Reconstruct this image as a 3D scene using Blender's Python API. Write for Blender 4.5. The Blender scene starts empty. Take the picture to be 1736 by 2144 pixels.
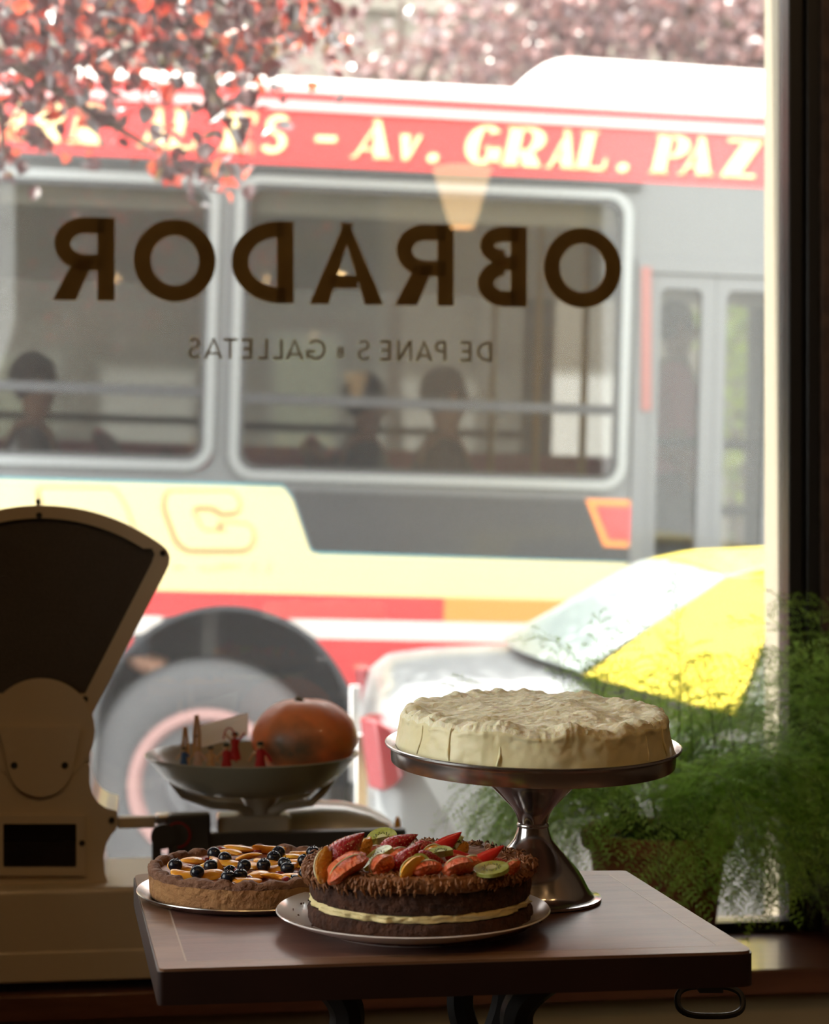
import bpy, math, random
from mathutils import Vector, Matrix, noise, geometry
PI = math.pi
rnd = random.Random(7)
scene = bpy.context.scene
col = scene.collection

# ------------------------------------------------------------------ camera
F, CX, CY, CZ = 4000.0, 868.0, 1072.0, 1.15
cam_data = bpy.data.cameras.new('camera')
cam = bpy.data.objects.new('camera', cam_data); col.objects.link(cam)
cam.location = (0, 0, CZ); cam.rotation_euler = (PI/2, 0, 0)
cam_data.sensor_fit = 'VERTICAL'; cam_data.sensor_height = 36.0; cam_data.sensor_width = 29.15
cam_data.lens = F/2144*36.0
cam_data.clip_end = 200
cam_data.dof.use_dof = True; cam_data.dof.focus_distance = 1.95; cam_data.dof.aperture_fstop = 5.6
cam_data.dof.aperture_blades = 0
scene.camera = cam
# ------------------------------------------------------------------ world, sun, exposure
w = bpy.data.worlds.new('sky'); scene.world = w; w.use_nodes = True
bg = w.node_tree.nodes['Background']
bg.inputs[0].default_value = (0.96, 0.97, 0.95, 1); bg.inputs[1].default_value = 4.2
sun = bpy.data.lights.new('sun', 'SUN'); sun.energy = 9.0; sun.angle = math.radians(0.6); sun.color = (1.0, 0.95, 0.86)
so = bpy.data.objects.new('sun', sun); col.objects.link(so)
so.rotation_euler = (-Vector((-0.519, -0.042, 0.85))).to_track_quat('-Z', 'Y').to_euler()
vs = scene.view_settings
scene.display_settings.display_device = 'sRGB'
vs.view_transform = 'Standard'; vs.look = 'None'; vs.gamma = 1.0; vs.use_curve_mapping = False
vs.exposure = 0.9
cy = scene.cycles
cy.use_denoising = True
cy.caustics_reflective = False; cy.caustics_refractive = False
cy.sample_clamp_indirect = 6.0; cy.max_bounces = 8; cy.diffuse_bounces = 4; cy.transparent_max_bounces = 24

# ------------------------------------------------------------------ placement helpers
def P(px, py, D):                     # point at pixel on depth D
    return Vector(((px-CX)/F*D, D, CZ-(py-CY)/F*D))
A8 = math.radians(8.0)
WO = Vector((0.621, 3.22, 0)); WU = Vector((math.cos(A8), math.sin(A8), 0)); WN = Vector((-math.sin(A8), math.cos(A8), 0))
WM = Matrix(((WU.x, WN.x, 0, WO.x), (WU.y, WN.y, 0, WO.y), (0, 0, 1, 0), (0, 0, 0, 1)))   # window-wall frame: (along, outward, up)
def WP(u, v, z): return WM @ Vector((u, v, z))
def wray(px, py, v):                  # (along, up) where the ray of a pixel meets the wall-parallel plane v
    d = Vector(((px-CX)/F, 1, -(py-CY)/F)); c = Vector((0, 0, CZ))
    t = (v - (c-WO).dot(WN))/d.dot(WN)
    p = c+d*t
    return (p-WO).dot(WU), p.z
YB, PB = math.radians(5.5), math.radians(1.6)
B0 = Vector((0, 7.6, CZ))
BU = Vector((math.cos(YB)*math.cos(PB), math.sin(YB)*math.cos(PB), -math.sin(PB)))
BN = Vector((-math.sin(YB), math.cos(YB), 0)); BV = BU.cross(BN)
BM = Matrix(((BU.x, BN.x, BV.x, B0.x), (BU.y, BN.y, BV.y, B0.y), (BU.z, BN.z, BV.z, B0.z), (0, 0, 0, 1)))
def B(px, py, w=0.0):                 # bus side coordinates
    d = Vector(((px-CX)/F, 1, -(py-CY)/F)); c = Vector((0, 0, CZ))
    t = (w-(c-B0).dot(BN))/d.dot(BN); p = c+d*t-B0
    return p.dot(BU), p.dot(BV)

# ------------------------------------------------------------------ materials
def mat(name, c, rough=0.5, metal=0.0, var=None, vscale=20.0, bump=0.0, bscale=60.0, spec=0.5, coat=0.0, sss=0.0, stretch=None, detail=4.0, trans=0.0, emit=None, sheen=0.0):
    m = bpy.data.materials.new(name); m.use_nodes = True
    nt = m.node_tree; b = nt.nodes['Principled BSDF']
    b.inputs['Base Color'].default_value = (*c, 1); b.inputs['Roughness'].default_value = rough
    b.inputs['Metallic'].default_value = metal; b.inputs['Specular IOR Level'].default_value = spec
    b.inputs['Coat Weight'].default_value = coat; b.inputs['Coat Roughness'].default_value = 0.08
    if sss: b.inputs['Subsurface Weight'].default_value = sss; b.inputs['Subsurface Radius'].default_value = (0.01, 0.006, 0.003)
    if emit: b.inputs['Emission Color'].default_value = (*emit[:3], 1); b.inputs['Emission Strength'].default_value = emit[3]
    tc = nt.nodes.new('ShaderNodeTexCoord'); mp = nt.nodes.new('ShaderNodeMapping')
    nt.links.new(tc.outputs['Object'], mp.inputs[0])
    if stretch: mp.inputs['Scale'].default_value = stretch
    if var:
        n = nt.nodes.new('ShaderNodeTexNoise'); n.inputs['Scale'].default_value = vscale; n.inputs['Detail'].default_value = detail
        nt.links.new(mp.outputs[0], n.inputs['Vector'])
        r = nt.nodes.new('ShaderNodeValToRGB'); r.color_ramp.elements[0].position = 0.32; r.color_ramp.elements[1].position = 0.68
        r.color_ramp.elements[0].color = (*c, 1); r.color_ramp.elements[1].color = (*var, 1)
        nt.links.new(n.outputs['Fac'], r.inputs[0]); nt.links.new(r.outputs[0], b.inputs['Base Color'])
    if bump:
        n = nt.nodes.new('ShaderNodeTexNoise'); n.inputs['Scale'].default_value = bscale; n.inputs['Detail'].default_value = 5
        nt.links.new(mp.outputs[0], n.inputs['Vector'])
        bp = nt.nodes.new('ShaderNodeBump'); bp.inputs['Strength'].default_value = bump; bp.inputs['Distance'].default_value = 0.01
        nt.links.new(n.outputs['Fac'], bp.inputs['Height']); nt.links.new(bp.outputs[0], b.inputs['Normal'])
    return m
def glassmat(name, tint, refl=0.08, haze=0.0, rough=0.0):
    m = bpy.data.materials.new(name); m.use_nodes = True; nt = m.node_tree; nt.nodes.clear()
    out = nt.nodes.new('ShaderNodeOutputMaterial'); t = nt.nodes.new('ShaderNodeBsdfTransparent'); t.inputs[0].default_value = (*tint, 1)
    g = nt.nodes.new('ShaderNodeBsdfGlossy'); g.inputs['Roughness'].default_value = rough
    fr = nt.nodes.new('ShaderNodeFresnel'); fr.inputs[0].default_value = 1.5
    mu = nt.nodes.new('ShaderNodeMath'); mu.operation = 'MULTIPLY'; mu.inputs[1].default_value = refl/0.04; mu.use_clamp = True
    mx = nt.nodes.new('ShaderNodeMixShader'); nt.links.new(fr.outputs[0], mu.inputs[0]); nt.links.new(mu.outputs[0], mx.inputs[0])
    nt.links.new(t.outputs[0], mx.inputs[1]); nt.links.new(g.outputs[0], mx.inputs[2]); last = mx
    if haze:  # translucent white mixed in as a veil of haze that flattens contrast
        d = nt.nodes.new('ShaderNodeBsdfTranslucent'); d.inputs[0].default_value = (0.9, 0.9, 0.9, 1)
        m2 = nt.nodes.new('ShaderNodeMixShader'); m2.inputs[0].default_value = haze
        nt.links.new(last.outputs[0], m2.inputs[1]); nt.links.new(d.outputs[0], m2.inputs[2]); last = m2
    nt.links.new(last.outputs[0], out.inputs[0]); return m
def leafmat(name, stops, trans, tcol, rough=0.3, spec=0.5, tmix=0.6, coat=0.0):
    m = bpy.data.materials.new(name); m.use_nodes = True; nt = m.node_tree; b = nt.nodes['Principled BSDF']; out = nt.nodes['Material Output']
    geo = nt.nodes.new('ShaderNodeNewGeometry'); r = nt.nodes.new('ShaderNodeValToRGB')
    while len(r.color_ramp.elements) < len(stops): r.color_ramp.elements.new(0.5)
    for e, (p, c) in zip(r.color_ramp.elements, stops): e.position = p; e.color = (*c, 1)
    nt.links.new(geo.outputs['Random Per Island'], r.inputs[0]); nt.links.new(r.outputs[0], b.inputs['Base Color'])
    b.inputs['Roughness'].default_value = rough; b.inputs['Specular IOR Level'].default_value = spec
    t = nt.nodes.new('ShaderNodeBsdfTranslucent'); mixc = nt.nodes.new('ShaderNodeMix'); mixc.data_type = 'RGBA'; mixc.inputs[0].default_value = tmix; b.inputs['Coat Weight'].default_value = coat; b.inputs['Coat Roughness'].default_value = 0.3
    nt.links.new(r.outputs[0], mixc.inputs[6]); mixc.inputs[7].default_value = (*tcol, 1); nt.links.new(mixc.outputs[2], t.inputs[0])
    mx = nt.nodes.new('ShaderNodeMixShader'); mx.inputs[0].default_value = trans
    nt.links.new(b.outputs[0], mx.inputs[1]); nt.links.new(t.outputs[0], mx.inputs[2]); nt.links.new(mx.outputs[0], out.inputs[0]); return m

# ------------------------------------------------------------------ mesh builder
class MB:
    def __init__(s): s.v = []; s.f = []; s.m = []; s.cur = 0
    def add(s, vs_, fs, M=None):
        o = len(s.v); s.v += [tuple(M @ Vector(p)) if M else tuple(p) for p in vs_]
        s.f += [tuple(i+o for i in f) for f in fs]; s.m += [s.cur]*len(fs); return s
    def box(s, x0, x1, y0, y1, z0, z1, M=None):
        return s.add([(x0,y0,z0),(x1,y0,z0),(x1,y1,z0),(x0,y1,z0),(x0,y0,z1),(x1,y0,z1),(x1,y1,z1),(x0,y1,z1)],
                     [(0,3,2,1),(4,5,6,7),(0,1,5,4),(1,2,6,5),(2,3,7,6),(3,0,4,7)], M)
    def lathe(s, prof, n=48, M=None, c=(0,0,0), wob=None):
        vs_ = []; fs = []; k = len(prof)
        for j in range(n):
            a = 2*PI*j/n
            for r, z in prof:
                q = r*(wob(a, z) if wob else 1)
                vs_.append((c[0]+q*math.cos(a), c[1]+q*math.sin(a), c[2]+z))
        for j in range(n):
            for i in range(k-1):
                a, b = j*k+i, ((j+1) % n)*k+i
                fs.append((a, b, b+1, a+1))
        return s.add(vs_, fs, M)
    def tube(s, pts, r, n=8, M=None, cap=True, flat=1.0):
        pts = [Vector(p) for p in pts]; k = len(pts); rr = r if isinstance(r, (list, tuple)) else [r]*k
        vs_ = []; fs = []; up = Vector((0, 0, 1)); prev = None
        for i, p in enumerate(pts):
            t = (pts[min(i+1, k-1)]-pts[max(i-1, 0)])
            if t.length < 1e-9: t = Vector((0, 0, 1))
            t.normalize()
            if prev is None: a = t.cross(up if abs(t.z) < 0.95 else Vector((1, 0, 0)))
            else: a = prev - t*prev.dot(t)
            if a.length < 1e-6: a = t.orthogonal()
            a.normalize(); prev = a; b = t.cross(a)
            for j in range(n):
                q = 2*PI*j/n; vs_.append(p+(a*math.cos(q)+b*math.sin(q)*flat)*rr[i])
        for i in range(k-1):
            for j in range(n):
                fs.append((i*n+j, i*n+(j+1) % n, (i+1)*n+(j+1) % n, (i+1)*n+j))
        if cap: fs.append(tuple(range(n-1, -1, -1))); fs.append(tuple((k-1)*n+j for j in range(n)))
        return s.add(vs_, fs, M)
    def loft(s, secs, M=None, cap=True):
        n = len(secs[0]); vs_ = [p for q in secs for p in q]; fs = []
        for i in range(len(secs)-1):
            for j in range(n): fs.append((i*n+j, i*n+(j+1) % n, (i+1)*n+(j+1) % n, (i+1)*n+j))
        if cap: fs.append(tuple(range(n-1, -1, -1))); fs.append(tuple((len(secs)-1)*n+j for j in range(n)))
        return s.add(vs_, fs, M)
    def ball(s, c, r, n=16, k=10, M=None, fn=None):
        rx, ry, rz = r if isinstance(r, (list, tuple)) else (r, r, r)
        vs_ = []; fs = []
        for i in range(k+1):
            th = PI*i/k
            for j in range(n):
                ph = 2*PI*j/n; d = Vector((math.sin(th)*math.cos(ph), math.sin(th)*math.sin(ph), math.cos(th)))
                q = fn(d) if fn else 1.0
                vs_.append((c[0]+rx*d.x*q, c[1]+ry*d.y*q, c[2]+rz*d.z*q))
        for i in range(k):
            for j in range(n): fs.append((i*n+j, (i+1)*n+j, (i+1)*n+(j+1) % n, i*n+(j+1) % n))
        return s.add(vs_, fs, M)
    def prism(s, loops, d0, d1, M=None):      # loops of (a, b) -> (a, depth, b); later loops are holes
        if not isinstance(loops[0][0], (list, tuple)): loops = [loops]
        flat = [p for l in loops for p in l]; n = len(flat)
        tri = geometry.tessellate_polygon([[Vector((p[0], p[1], 0)) for p in l] for l in loops])
        vs_ = [(a, d0, b) for a, b in flat]+[(a, d1, b) for a, b in flat]; fs = []
        for t in tri:
            a, b, c = (Vector(flat[i]) for i in t); cr = (b-a).x*(c-a).y-(b-a).y*(c-a).x
            if cr < 0: t = (t[0], t[2], t[1])
            fs.append(tuple(t)); fs.append(tuple(i+n for i in reversed(t)))
        o = 0
        for li, l in enumerate(loops):
            k = len(l); ar = sum(l[i][0]*l[(i+1) % k][1]-l[(i+1) % k][0]*l[i][1] for i in range(k))
            for i in range(k):
                a, b = o+i, o+(i+1) % k
                fs.append((b, a, a+n, b+n) if ((ar > 0) == (li == 0)) else (a, b, b+n, a+n))
            o += k
        return s.add(vs_, fs, M)
def rrect(x0, x1, y0, y1, r, n=6):
    out = []
    for cx, cy_, a in ((x1-r, y1-r, 0), (x0+r, y1-r, 1), (x0+r, y0+r, 2), (x1-r, y0+r, 3)):
        for i in range(n+1):
            t = (a+i/n)*PI/2; out.append((cx+r*math.cos(t), cy_+r*math.sin(t)))
    return out
def rpoly(pts, r, n=5):                     # polygon with rounded corners; r one number or a list
    out = []; k = len(pts)
    for i in range(k):
        p0, p, p1 = Vector(pts[i-1]), Vector(pts[i]), Vector(pts[(i+1) % k]); q = r[i] if isinstance(r, (list, tuple)) else r
        a = (p0-p); b = (p1-p); q = min(q, a.length*0.45, b.length*0.45); a = p+a.normalized()*q; b = p+b.normalized()*q
        for j in range(n+1):
            t = j/n; out.append(tuple(a*(1-t)**2+p*2*t*(1-t)+b*t*t))
    return out
WORLD = {}
def obj(name, mb, m, parent=None, smooth=35, bevel=0.0, bseg=2, label=None, kind=None, subd=0):
    me = bpy.data.meshes.new(name); me.from_pydata(mb.v, [], mb.f); ms = m if isinstance(m, (list, tuple)) else [m]
    for x in ms: me.materials.append(x)
    if len(ms) > 1: me.polygons.foreach_set('material_index', mb.m)
    me.validate(); me.update()
    if parent is not None: me.transform(WORLD[parent.name].inverted())
    if smooth:
        me.polygons.foreach_set('use_smooth', [True]*len(me.polygons)); me.set_sharp_from_angle(angle=math.radians(smooth))
    o = bpy.data.objects.new(name, me); col.objects.link(o)
    if parent is not None: o.parent = parent; WORLD[o.name] = WORLD[parent.name]
    else: WORLD[o.name] = Matrix.Identity(4)
    if bevel:
        b = o.modifiers.new('bevel', 'BEVEL'); b.width = bevel; b.segments = bseg; b.limit_method = 'ANGLE'; b.angle_limit = math.radians(40)
    if subd: b = o.modifiers.new('sub', 'SUBSURF'); b.levels = subd; b.render_levels = subd
    if label: o['label'] = label
    if kind: o['kind'] = kind
    return o
def thing(name, label, cat, loc=(0,0,0), rotz=0.0, group=None, M=None):
    o = bpy.data.objects.new(name, None); col.objects.link(o); o.empty_display_size = 0.05
    if M is None: M = Matrix.Translation(Vector(loc)) @ Matrix.Rotation(rotz, 4, 'Z')
    o.matrix_world = M; o.location = M.to_translation(); o.rotation_euler = M.to_euler()
    WORLD[o.name] = M.copy(); o['label'] = label; o['category'] = cat
    if group: o['group'] = group
    return o
def solo(name, mb, m, label, cat, group=None, origin=None, **k):
    if origin is not None: mb.v = [tuple(Vector(p)-Vector(origin)) for p in mb.v]
    o = obj(name, mb, m, **k)
    if origin is not None: o.location = origin
    o['label'] = label; o['category'] = cat
    if group: o['group'] = group
    return o
def struct(name, mb, m, parent=None, **k):
    o = obj(name, mb, m, parent, **k)
    if parent is None: o['kind'] = 'structure'
    return o
def copy_tree(o, M, label):
    c = o.copy(); col.objects.link(c); c.location = M.to_translation(); c.rotation_euler = M.to_euler(); c.scale = M.to_scale(); c['label'] = label
    for ch in o.children:
        d = ch.copy(); col.objects.link(d); d.parent = c
        for g in ch.children: e = g.copy(); col.objects.link(e); e.parent = d
    return c
def fbm(p, o=4, l=2.1):
    a, s, f = 1.0, 0.0, 1.0
    for _ in range(o): s += a*noise.noise(Vector(p)*f); a *= 0.5; f *= l
    return s

# ------------------------------------------------------------------ lettering
def arcp(cx, cy_, rx, ry, tx, ty, a0, a1, n=40):
    n = max(6, int(n*abs(a1-a0)/360)); o = []; q = []
    for i in range(n+1):
        a = math.radians(a0+(a1-a0)*i/n); o.append((cx+rx*math.cos(a), cy_+ry*math.sin(a))); q.append((cx+(rx-tx)*math.cos(a), cy_+(ry-ty)*math.sin(a)))
    return [[o[i], o[i+1], q[i+1], q[i]] for i in range(n)]
def qd(x0, x1, y0, x2, x3, y1): return [(x0, y0), (x1, y0), (x3, y1), (x2, y1)]
def glyph(ch, W, T, t, serif=False):
    s = []
    bar = lambda x0, x1, y0, y1: s.append(qd(x0, x1, y0, x0, x1, y1))
    sf = t*1.0
    if ch == 'O': s += arcp(W/2, .5, W/2, .5, T, t, 0, 360, 56)
    elif ch == 'D': bar(0, T, 0, 1); s += arcp(T*.9, .5, W-T*.9, .5, T, t, -90, 90); bar(T*.5, T, 0, t); bar(T*.5, T, 1-t, 1)
    elif ch == 'B':
        bar(0, T, 0, 1); c = W*.45; s += arcp(c, .755, W*.5, .245, T*.85, t, -90, 90); s += arcp(c, .29, W*.55, .29, T, t, -90, 90)
        bar(T*.5, c, 1-t, 1); bar(T*.5, c, .51-t*.3, .51+t*.6); bar(T*.5, c, 0, t)
    elif ch in 'RP':
        bar(0, T, 0, 1); c = W*.5; m = .36 if ch == 'R' else .42; s += arcp(c, (1+m)/2, W*.5, (1-m)/2, T*.95, t, -90, 90)
        bar(T*.5, c, 1-t, 1); bar(T*.5, c, m, m+t)
        if ch == 'R': s.append(qd(W-T*1.25, W+.02, 0, c-T*.55, c+T*.6, m+t*.7))
    elif ch == 'A':
        tl = t*1.15 if serif else T*1.12; tr = T*1.15; ax = W*.5
        s.append(qd(0, tl, 0, ax-.03, ax+tl*.35, 1)); s.append(qd(W-tr, W, 0, ax-tr*.35, ax+.03, 1)); bar(tl+W*.1, W-tr-W*.02, .2, .2+t*.8 if serif else .2+t*.8)
    elif ch == 'E':
        bar(0, T, 0, 1)
        for y in (0, .5-t/2, 1-t): bar(T*.5, W*(.85 if y == .5-t/2 else 1), y, y+t)
        if serif: bar(W-t, W, 0, .28); bar(W-t, W, .72, 1)
    elif ch == 'L':
        bar(0, T, 0, 1); bar(T*.5, W, 0, t)
        if serif: bar(W-t, W, 0, .3)
    elif ch == 'T': bar(W/2-T/2, W/2+T/2, 0, 1); bar(0, W, 1-t, 1)
    elif ch == 'N': bar(0, t, 0, 1); bar(W-t, W, 0, 1); s.append(qd(W-T*1.2, W, 0, 0, T*1.2, 1))
    elif ch == 'Z': bar(0, W, 0, t*1.2); bar(0, W, 1-t*1.2, 1); s.append(qd(0, T*1.4, t*.5, W-T*1.4, W, 1-t*.5))
    elif ch in 'S&':
        k = (T+t)/2 if not serif else T*.72
        s += arcp(W/2, .74, W*.44, .26, k, k*.75, 25, 265); s += arcp(W/2, .28, W*.5, .28, k, k*.75, 85, -155)
        if ch == '&': s += arcp(W/2, .74, W*.44, .26, k, k*.75, -90, 30); s += arcp(W/2, .28, W*.5, .28, k, k*.75, 90, 210)
    elif ch in 'GC':
        s += arcp(W/2, .5, W/2, .5, T, t, 42, 318, 50)
        if ch == 'G': bar(W-T, W, .08, .46); bar(W*.55, W, .46-t, .46)
    elif ch == 'v': s.append(qd(W*.35, W*.6, 0, 0, T*1.1, .66)); s.append(qd(W*.45, W*.6, 0, W-t*1.5, W, .66))
    elif ch == '.': s += arcp(W/2, .1, W/2, .12, W/2, .12, 0, 360, 24)
    elif ch == '-': bar(0, W, .36, .52)
    if serif:
        if ch in 'RPEL': bar(-.06, T+.06, 0, t*.8)
        if ch in 'RPE': bar(-.06, T*.5, 1-t*.8, 1)
        if ch == 'L': bar(-.06, T+.06, 1-t*.8, 1)
        if ch == 'A': bar(-.06, .1, 0, t*.8); bar(W-T-.04, W+.05, 0, t*.8)
    return s

# ================================================================== ROOM
m_wall = mat('ochre_wall', (0.42, 0.30, 0.16), 0.8, var=(0.36, 0.25, 0.13), vscale=3, bump=0.15, bscale=30)
m_dark = mat('dim_wall', (0.20, 0.15, 0.11), 0.9, var=(0.16, 0.12, 0.09), vscale=2)
m_ceil = mat('dim_ceiling', (0.22, 0.19, 0.16), 0.9)
m_floor = mat('floor_boards', (0.10, 0.06, 0.04), 0.5, var=(0.07, 0.04, 0.025), vscale=4, stretch=(1, 8, 1))
m_blackframe = mat('black_metal', (0.012, 0.011, 0.011), 0.4)
m_sill = mat('sill_wood', (0.17, 0.065, 0.032), 0.28, var=(0.10, 0.035, 0.02), vscale=7, stretch=(0.6, 6, 6), bump=0.05, bscale=40, coat=0.3)
m_jamb = mat('cream_render', (0.27, 0.235, 0.17), 0.8, bump=0.1, bscale=25)
m_pier = mat('brown_brick', (0.10, 0.055, 0.035), 0.85, var=(0.045, 0.025, 0.018), vscale=26, bump=0.8, bscale=35)
m_glass = glassmat('shop_glass', (0.97, 0.98, 0.97), 0.055, haze=0.023)
ZS = 0.45
UL, UR = -2.15, 1.3
VB = -6.2
struct('floor', MB().box(UL, UR, VB, 0.1, -0.1, 0.0, WM), m_floor)
struct('ceiling', MB().box(UL, UR, VB, 0.1, 3.2, 3.3, WM), m_ceil)
struct('wall_back', MB().box(UL, UR, VB-0.1, VB, 0, 3.2, WM), m_dark)
LV0, LV1, LZ0, LZ1 = -2.0, -1.0, 0.75, 2.10
struct('wall_left', MB().box(UL-0.1, UL, VB, LV0, 0, 3.2, WM).box(UL-0.1, UL, LV1, 0.1, 0, 3.2, WM).box(UL-0.1, UL, LV0, LV1, 0, LZ0, WM).box(UL-0.1, UL, LV0, LV1, LZ1, 3.2, WM), m_dark)
win2_ = thing('window_2', 'side window of the room to the left of the table', 'window', M=WM @ Matrix.Translation((UL-.05, (LV0+LV1)/2, LZ0))); win2_['kind'] = 'structure'
q = MB()
for a_, b_, c_, d_ in ((LV0, LV0+.05, LZ0, LZ1), (LV1-.05, LV1, LZ0, LZ1), (LV0, LV1, LZ0, LZ0+.05), (LV0, LV1, LZ1-.05, LZ1), ((LV0+LV1)/2-.02, (LV0+LV1)/2+.02, LZ0, LZ1)): q.box(UL-.08, UL-.02, a_, b_, c_, d_, WM)
obj('window_frame', q, m_blackframe, win2_); obj('glass_pane', MB().box(UL-.052, UL-.048, LV0+.04, LV1-.04, LZ0+.04, LZ1-.04, WM), glassmat('side_glass', (0.97, 0.98, 0.97), 0.05), win2_, smooth=0)
struct('wall_right', MB().box(UR, UR+0.1, VB, 0.1, 0, 3.2, WM), m_dark)
struct('wall_front', MB().box(UL, UR, -0.255, -0.03, 0, ZS-0.04, WM).box(UL, UR, -0.03, 0.09, -0.5, ZS-0.001, WM)
       .box(0.001, UR, 0.02, 0.09, ZS-0.001, 3.2, WM).box(UL, UR, -0.03, 0.09, 3.12, 4.6, WM), [m_wall])
struct('wall_pier', MB().box(0.053, UR, -0.05, 0.019, ZS+0.0005, 3.12, WM), m_pier)
sl = struct('trim_sill', MB().box(UL, UR, -0.285, 0.10, ZS-0.04, ZS, WM), m_sill, bevel=0.004)
# exterior jamb
struct('trim_jamb', MB().box(-0.0005, 0.06, 0.021, 0.095, ZS+0.001, 3.12, WM), m_jamb)
# window: frame, pane, painted lettering
win = thing('window_1', 'large shop window with black metal frame and painted lettering', 'window', M=WM @ Matrix.Translation((-1.3, 0, ZS)))
win['kind'] = 'structure'
fm = MB().box(-0.0, 0.024, -0.03, 0.02, ZS+0.001, 3.12, WM).box(0.024, 0.030, -0.02, 0.015, ZS+0.001, 3.12, WM).box(0.030, 0.052, -0.036, 0.018, ZS+0.001, 3.12, WM)
fm.box(-2.1, 0.0, -0.028, 0.018, ZS+0.0005, ZS+0.017, WM).box(-2.1, 0.0, -0.028, 0.018, 3.09, 3.12, WM).box(-2.13, -2.1, -0.028, 0.018, ZS+0.001, 3.12, WM)
obj('window_frame', fm, m_blackframe, win, bevel=0.002)
obj('glass_pane', MB().box(-2.1, 0.001, -0.002, 0.002, ZS+0.016, 3.09, WM), m_glass, win, smooth=0)
m_gilt = mat('brown_gilt_paint', (0.30, 0.165, 0.03), 0.5, metal=0.0, var=(0.42, 0.25, 0.06), vscale=14, detail=2)
m_gilt2 = mat('small_gilt_paint', (0.34, 0.25, 0.08), 0.5, metal=0.0, var=(0.45, 0.35, 0.13), vscale=14)
def wletters(lst, T, t, parent, m, yref, hpx, name):
    # every letter is mirrored: it is painted on the street side to be read from outside
    _, zb = wray(850, yref, 0.003); _, zt = wray(850, yref-hpx, 0.003); h = zt-zb
    for ch, x0, x1 in lst:
        ur = wray(x1, yref, 0.003)[0]; ul = wray(x0, yref, 0.003)[0]; W = (ur-ul)/h; mb = MB()
        for q in glyph(ch, W, T, t): mb.prism([(ur-a*h, zb+b*h) for a, b in q], 0.0022, 0.0034, WM)
        obj(name, mb, m, parent, smooth=0)
def epart(name, parent, label):
    o = bpy.data.objects.new(name, None); col.objects.link(o); o.empty_display_size = .05; o.parent = parent; WORLD[o.name] = WORLD[parent.name]; o['label'] = label; return o
let = epart('lettering', win, 'large brown painted word OBRADOR seen mirrored')
wletters([('O',1138,1301),('B',1000,1103),('R',830,950),('A',648,803),('D',485,615),('O',280,452),('R',114,240)], .205, .195, let, m_gilt, 639, 170, 'letter')
let2 = epart('small_lettering', win, 'small brown line DE PANES & GALLETAS seen mirrored')
wletters([('D',999,1029),('E',964,987),('P',910,934),('A',870,906),('N',832,862),('E',796,818),('S',749,775),
          ('G',641,682),('A',598,636),('L',572,592),('L',541,561),('E',505,528),('T',468,497),('A',428,466),('S',395,421)], .13, .12, let2, m_gilt2, 755, 42, 'letter')
wletters([('&',705,720)], .2, .16, let2, m_gilt2, 750, 22, 'letter')

# ================================================================== TABLE
m_tab = mat('table_veneer', (0.19, 0.085, 0.062), 0.30, var=(0.10, 0.042, 0.034), vscale=9, stretch=(1, 7, 1), bump=0.06, bscale=90, detail=7)
m_edge = mat('table_border_wood', (0.27, 0.14, 0.075), 0.32, var=(0.16, 0.075, 0.042), vscale=10, stretch=(1, 5, 1), bump=0.05, bscale=70)
m_rim = mat('table_dark_edge', (0.028, 0.010, 0.007), 0.4, var=(0.018, 0.007, 0.005), vscale=8)
m_inlay = mat('pale_inlay', (0.36, 0.25, 0.18), 0.4)
m_iron = mat('black_iron', (0.012, 0.011, 0.011), 0.5)
ZT = 0.75
def G(px, py, z=ZT): D = (CZ-z)*F/(py-CY); return Vector(((px-CX)/F*D, D))
cFL, cFR, cBR, cBL = G(330, 2030), G(1584, 1992), G(1312, 1822), Vector((-0.312, 2.115))
tb = thing('side_table', 'small dark wooden table in front holding the cakes', 'table', (0.0, 1.9, 0.0), math.radians(7.6))
out = rpoly([tuple(cFL), tuple(cFR), tuple(cBR), tuple(cBL)], [0.006, 0.016, 0.006, 0.02], 6)
def flat(loops, z0, z1, mb):
    q = MB(); q.prism(loops, z0, z1); mb.add([(x, z, y) for x, y, z in q.v], [tuple(reversed(f)) for f in q.f]); return mb
mb = MB(); flat([out], ZT-0.032, ZT-0.0025, mb); obj('table_edge', mb, m_rim, tb, bevel=0.003)
ctr = (cFL+cFR+cBR+cBL)/4
def inset(d):
    P4 = [cFL, cFR, cBR, cBL]; res = []
    for i in range(4):
        p0, p, p1 = P4[i-1], P4[i], P4[(i+1) % 4]; a = (p-p0).normalized(); b = (p1-p).normalized()
        na, nb = Vector((-a.y, a.x)), Vector((-b.y, b.x)); m_ = (na+nb); m_ = m_/m_.length; res.append(p+m_*d/max(0.3, m_.dot(na)))
    return [tuple(x) for x in res]
i0, i1 = inset(0.026), inset(0.0275)
outs = rpoly([tuple(p) for p in inset(0.0015)], [0.006, 0.016, 0.006, 0.02], 6)
mb = MB(); flat([outs, i0], ZT-0.0026, ZT, mb); obj('border_veneer', mb, m_edge, tb, smooth=0)
mb = MB(); flat([i0, i1], ZT-0.0026, ZT+0.0001, mb); obj('inlay_line', mb, m_inlay, tb, smooth=0)
mb = MB(); flat([i1], ZT-0.0026, ZT, mb); obj('table_top', mb, m_tab, tb, smooth=0)
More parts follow.
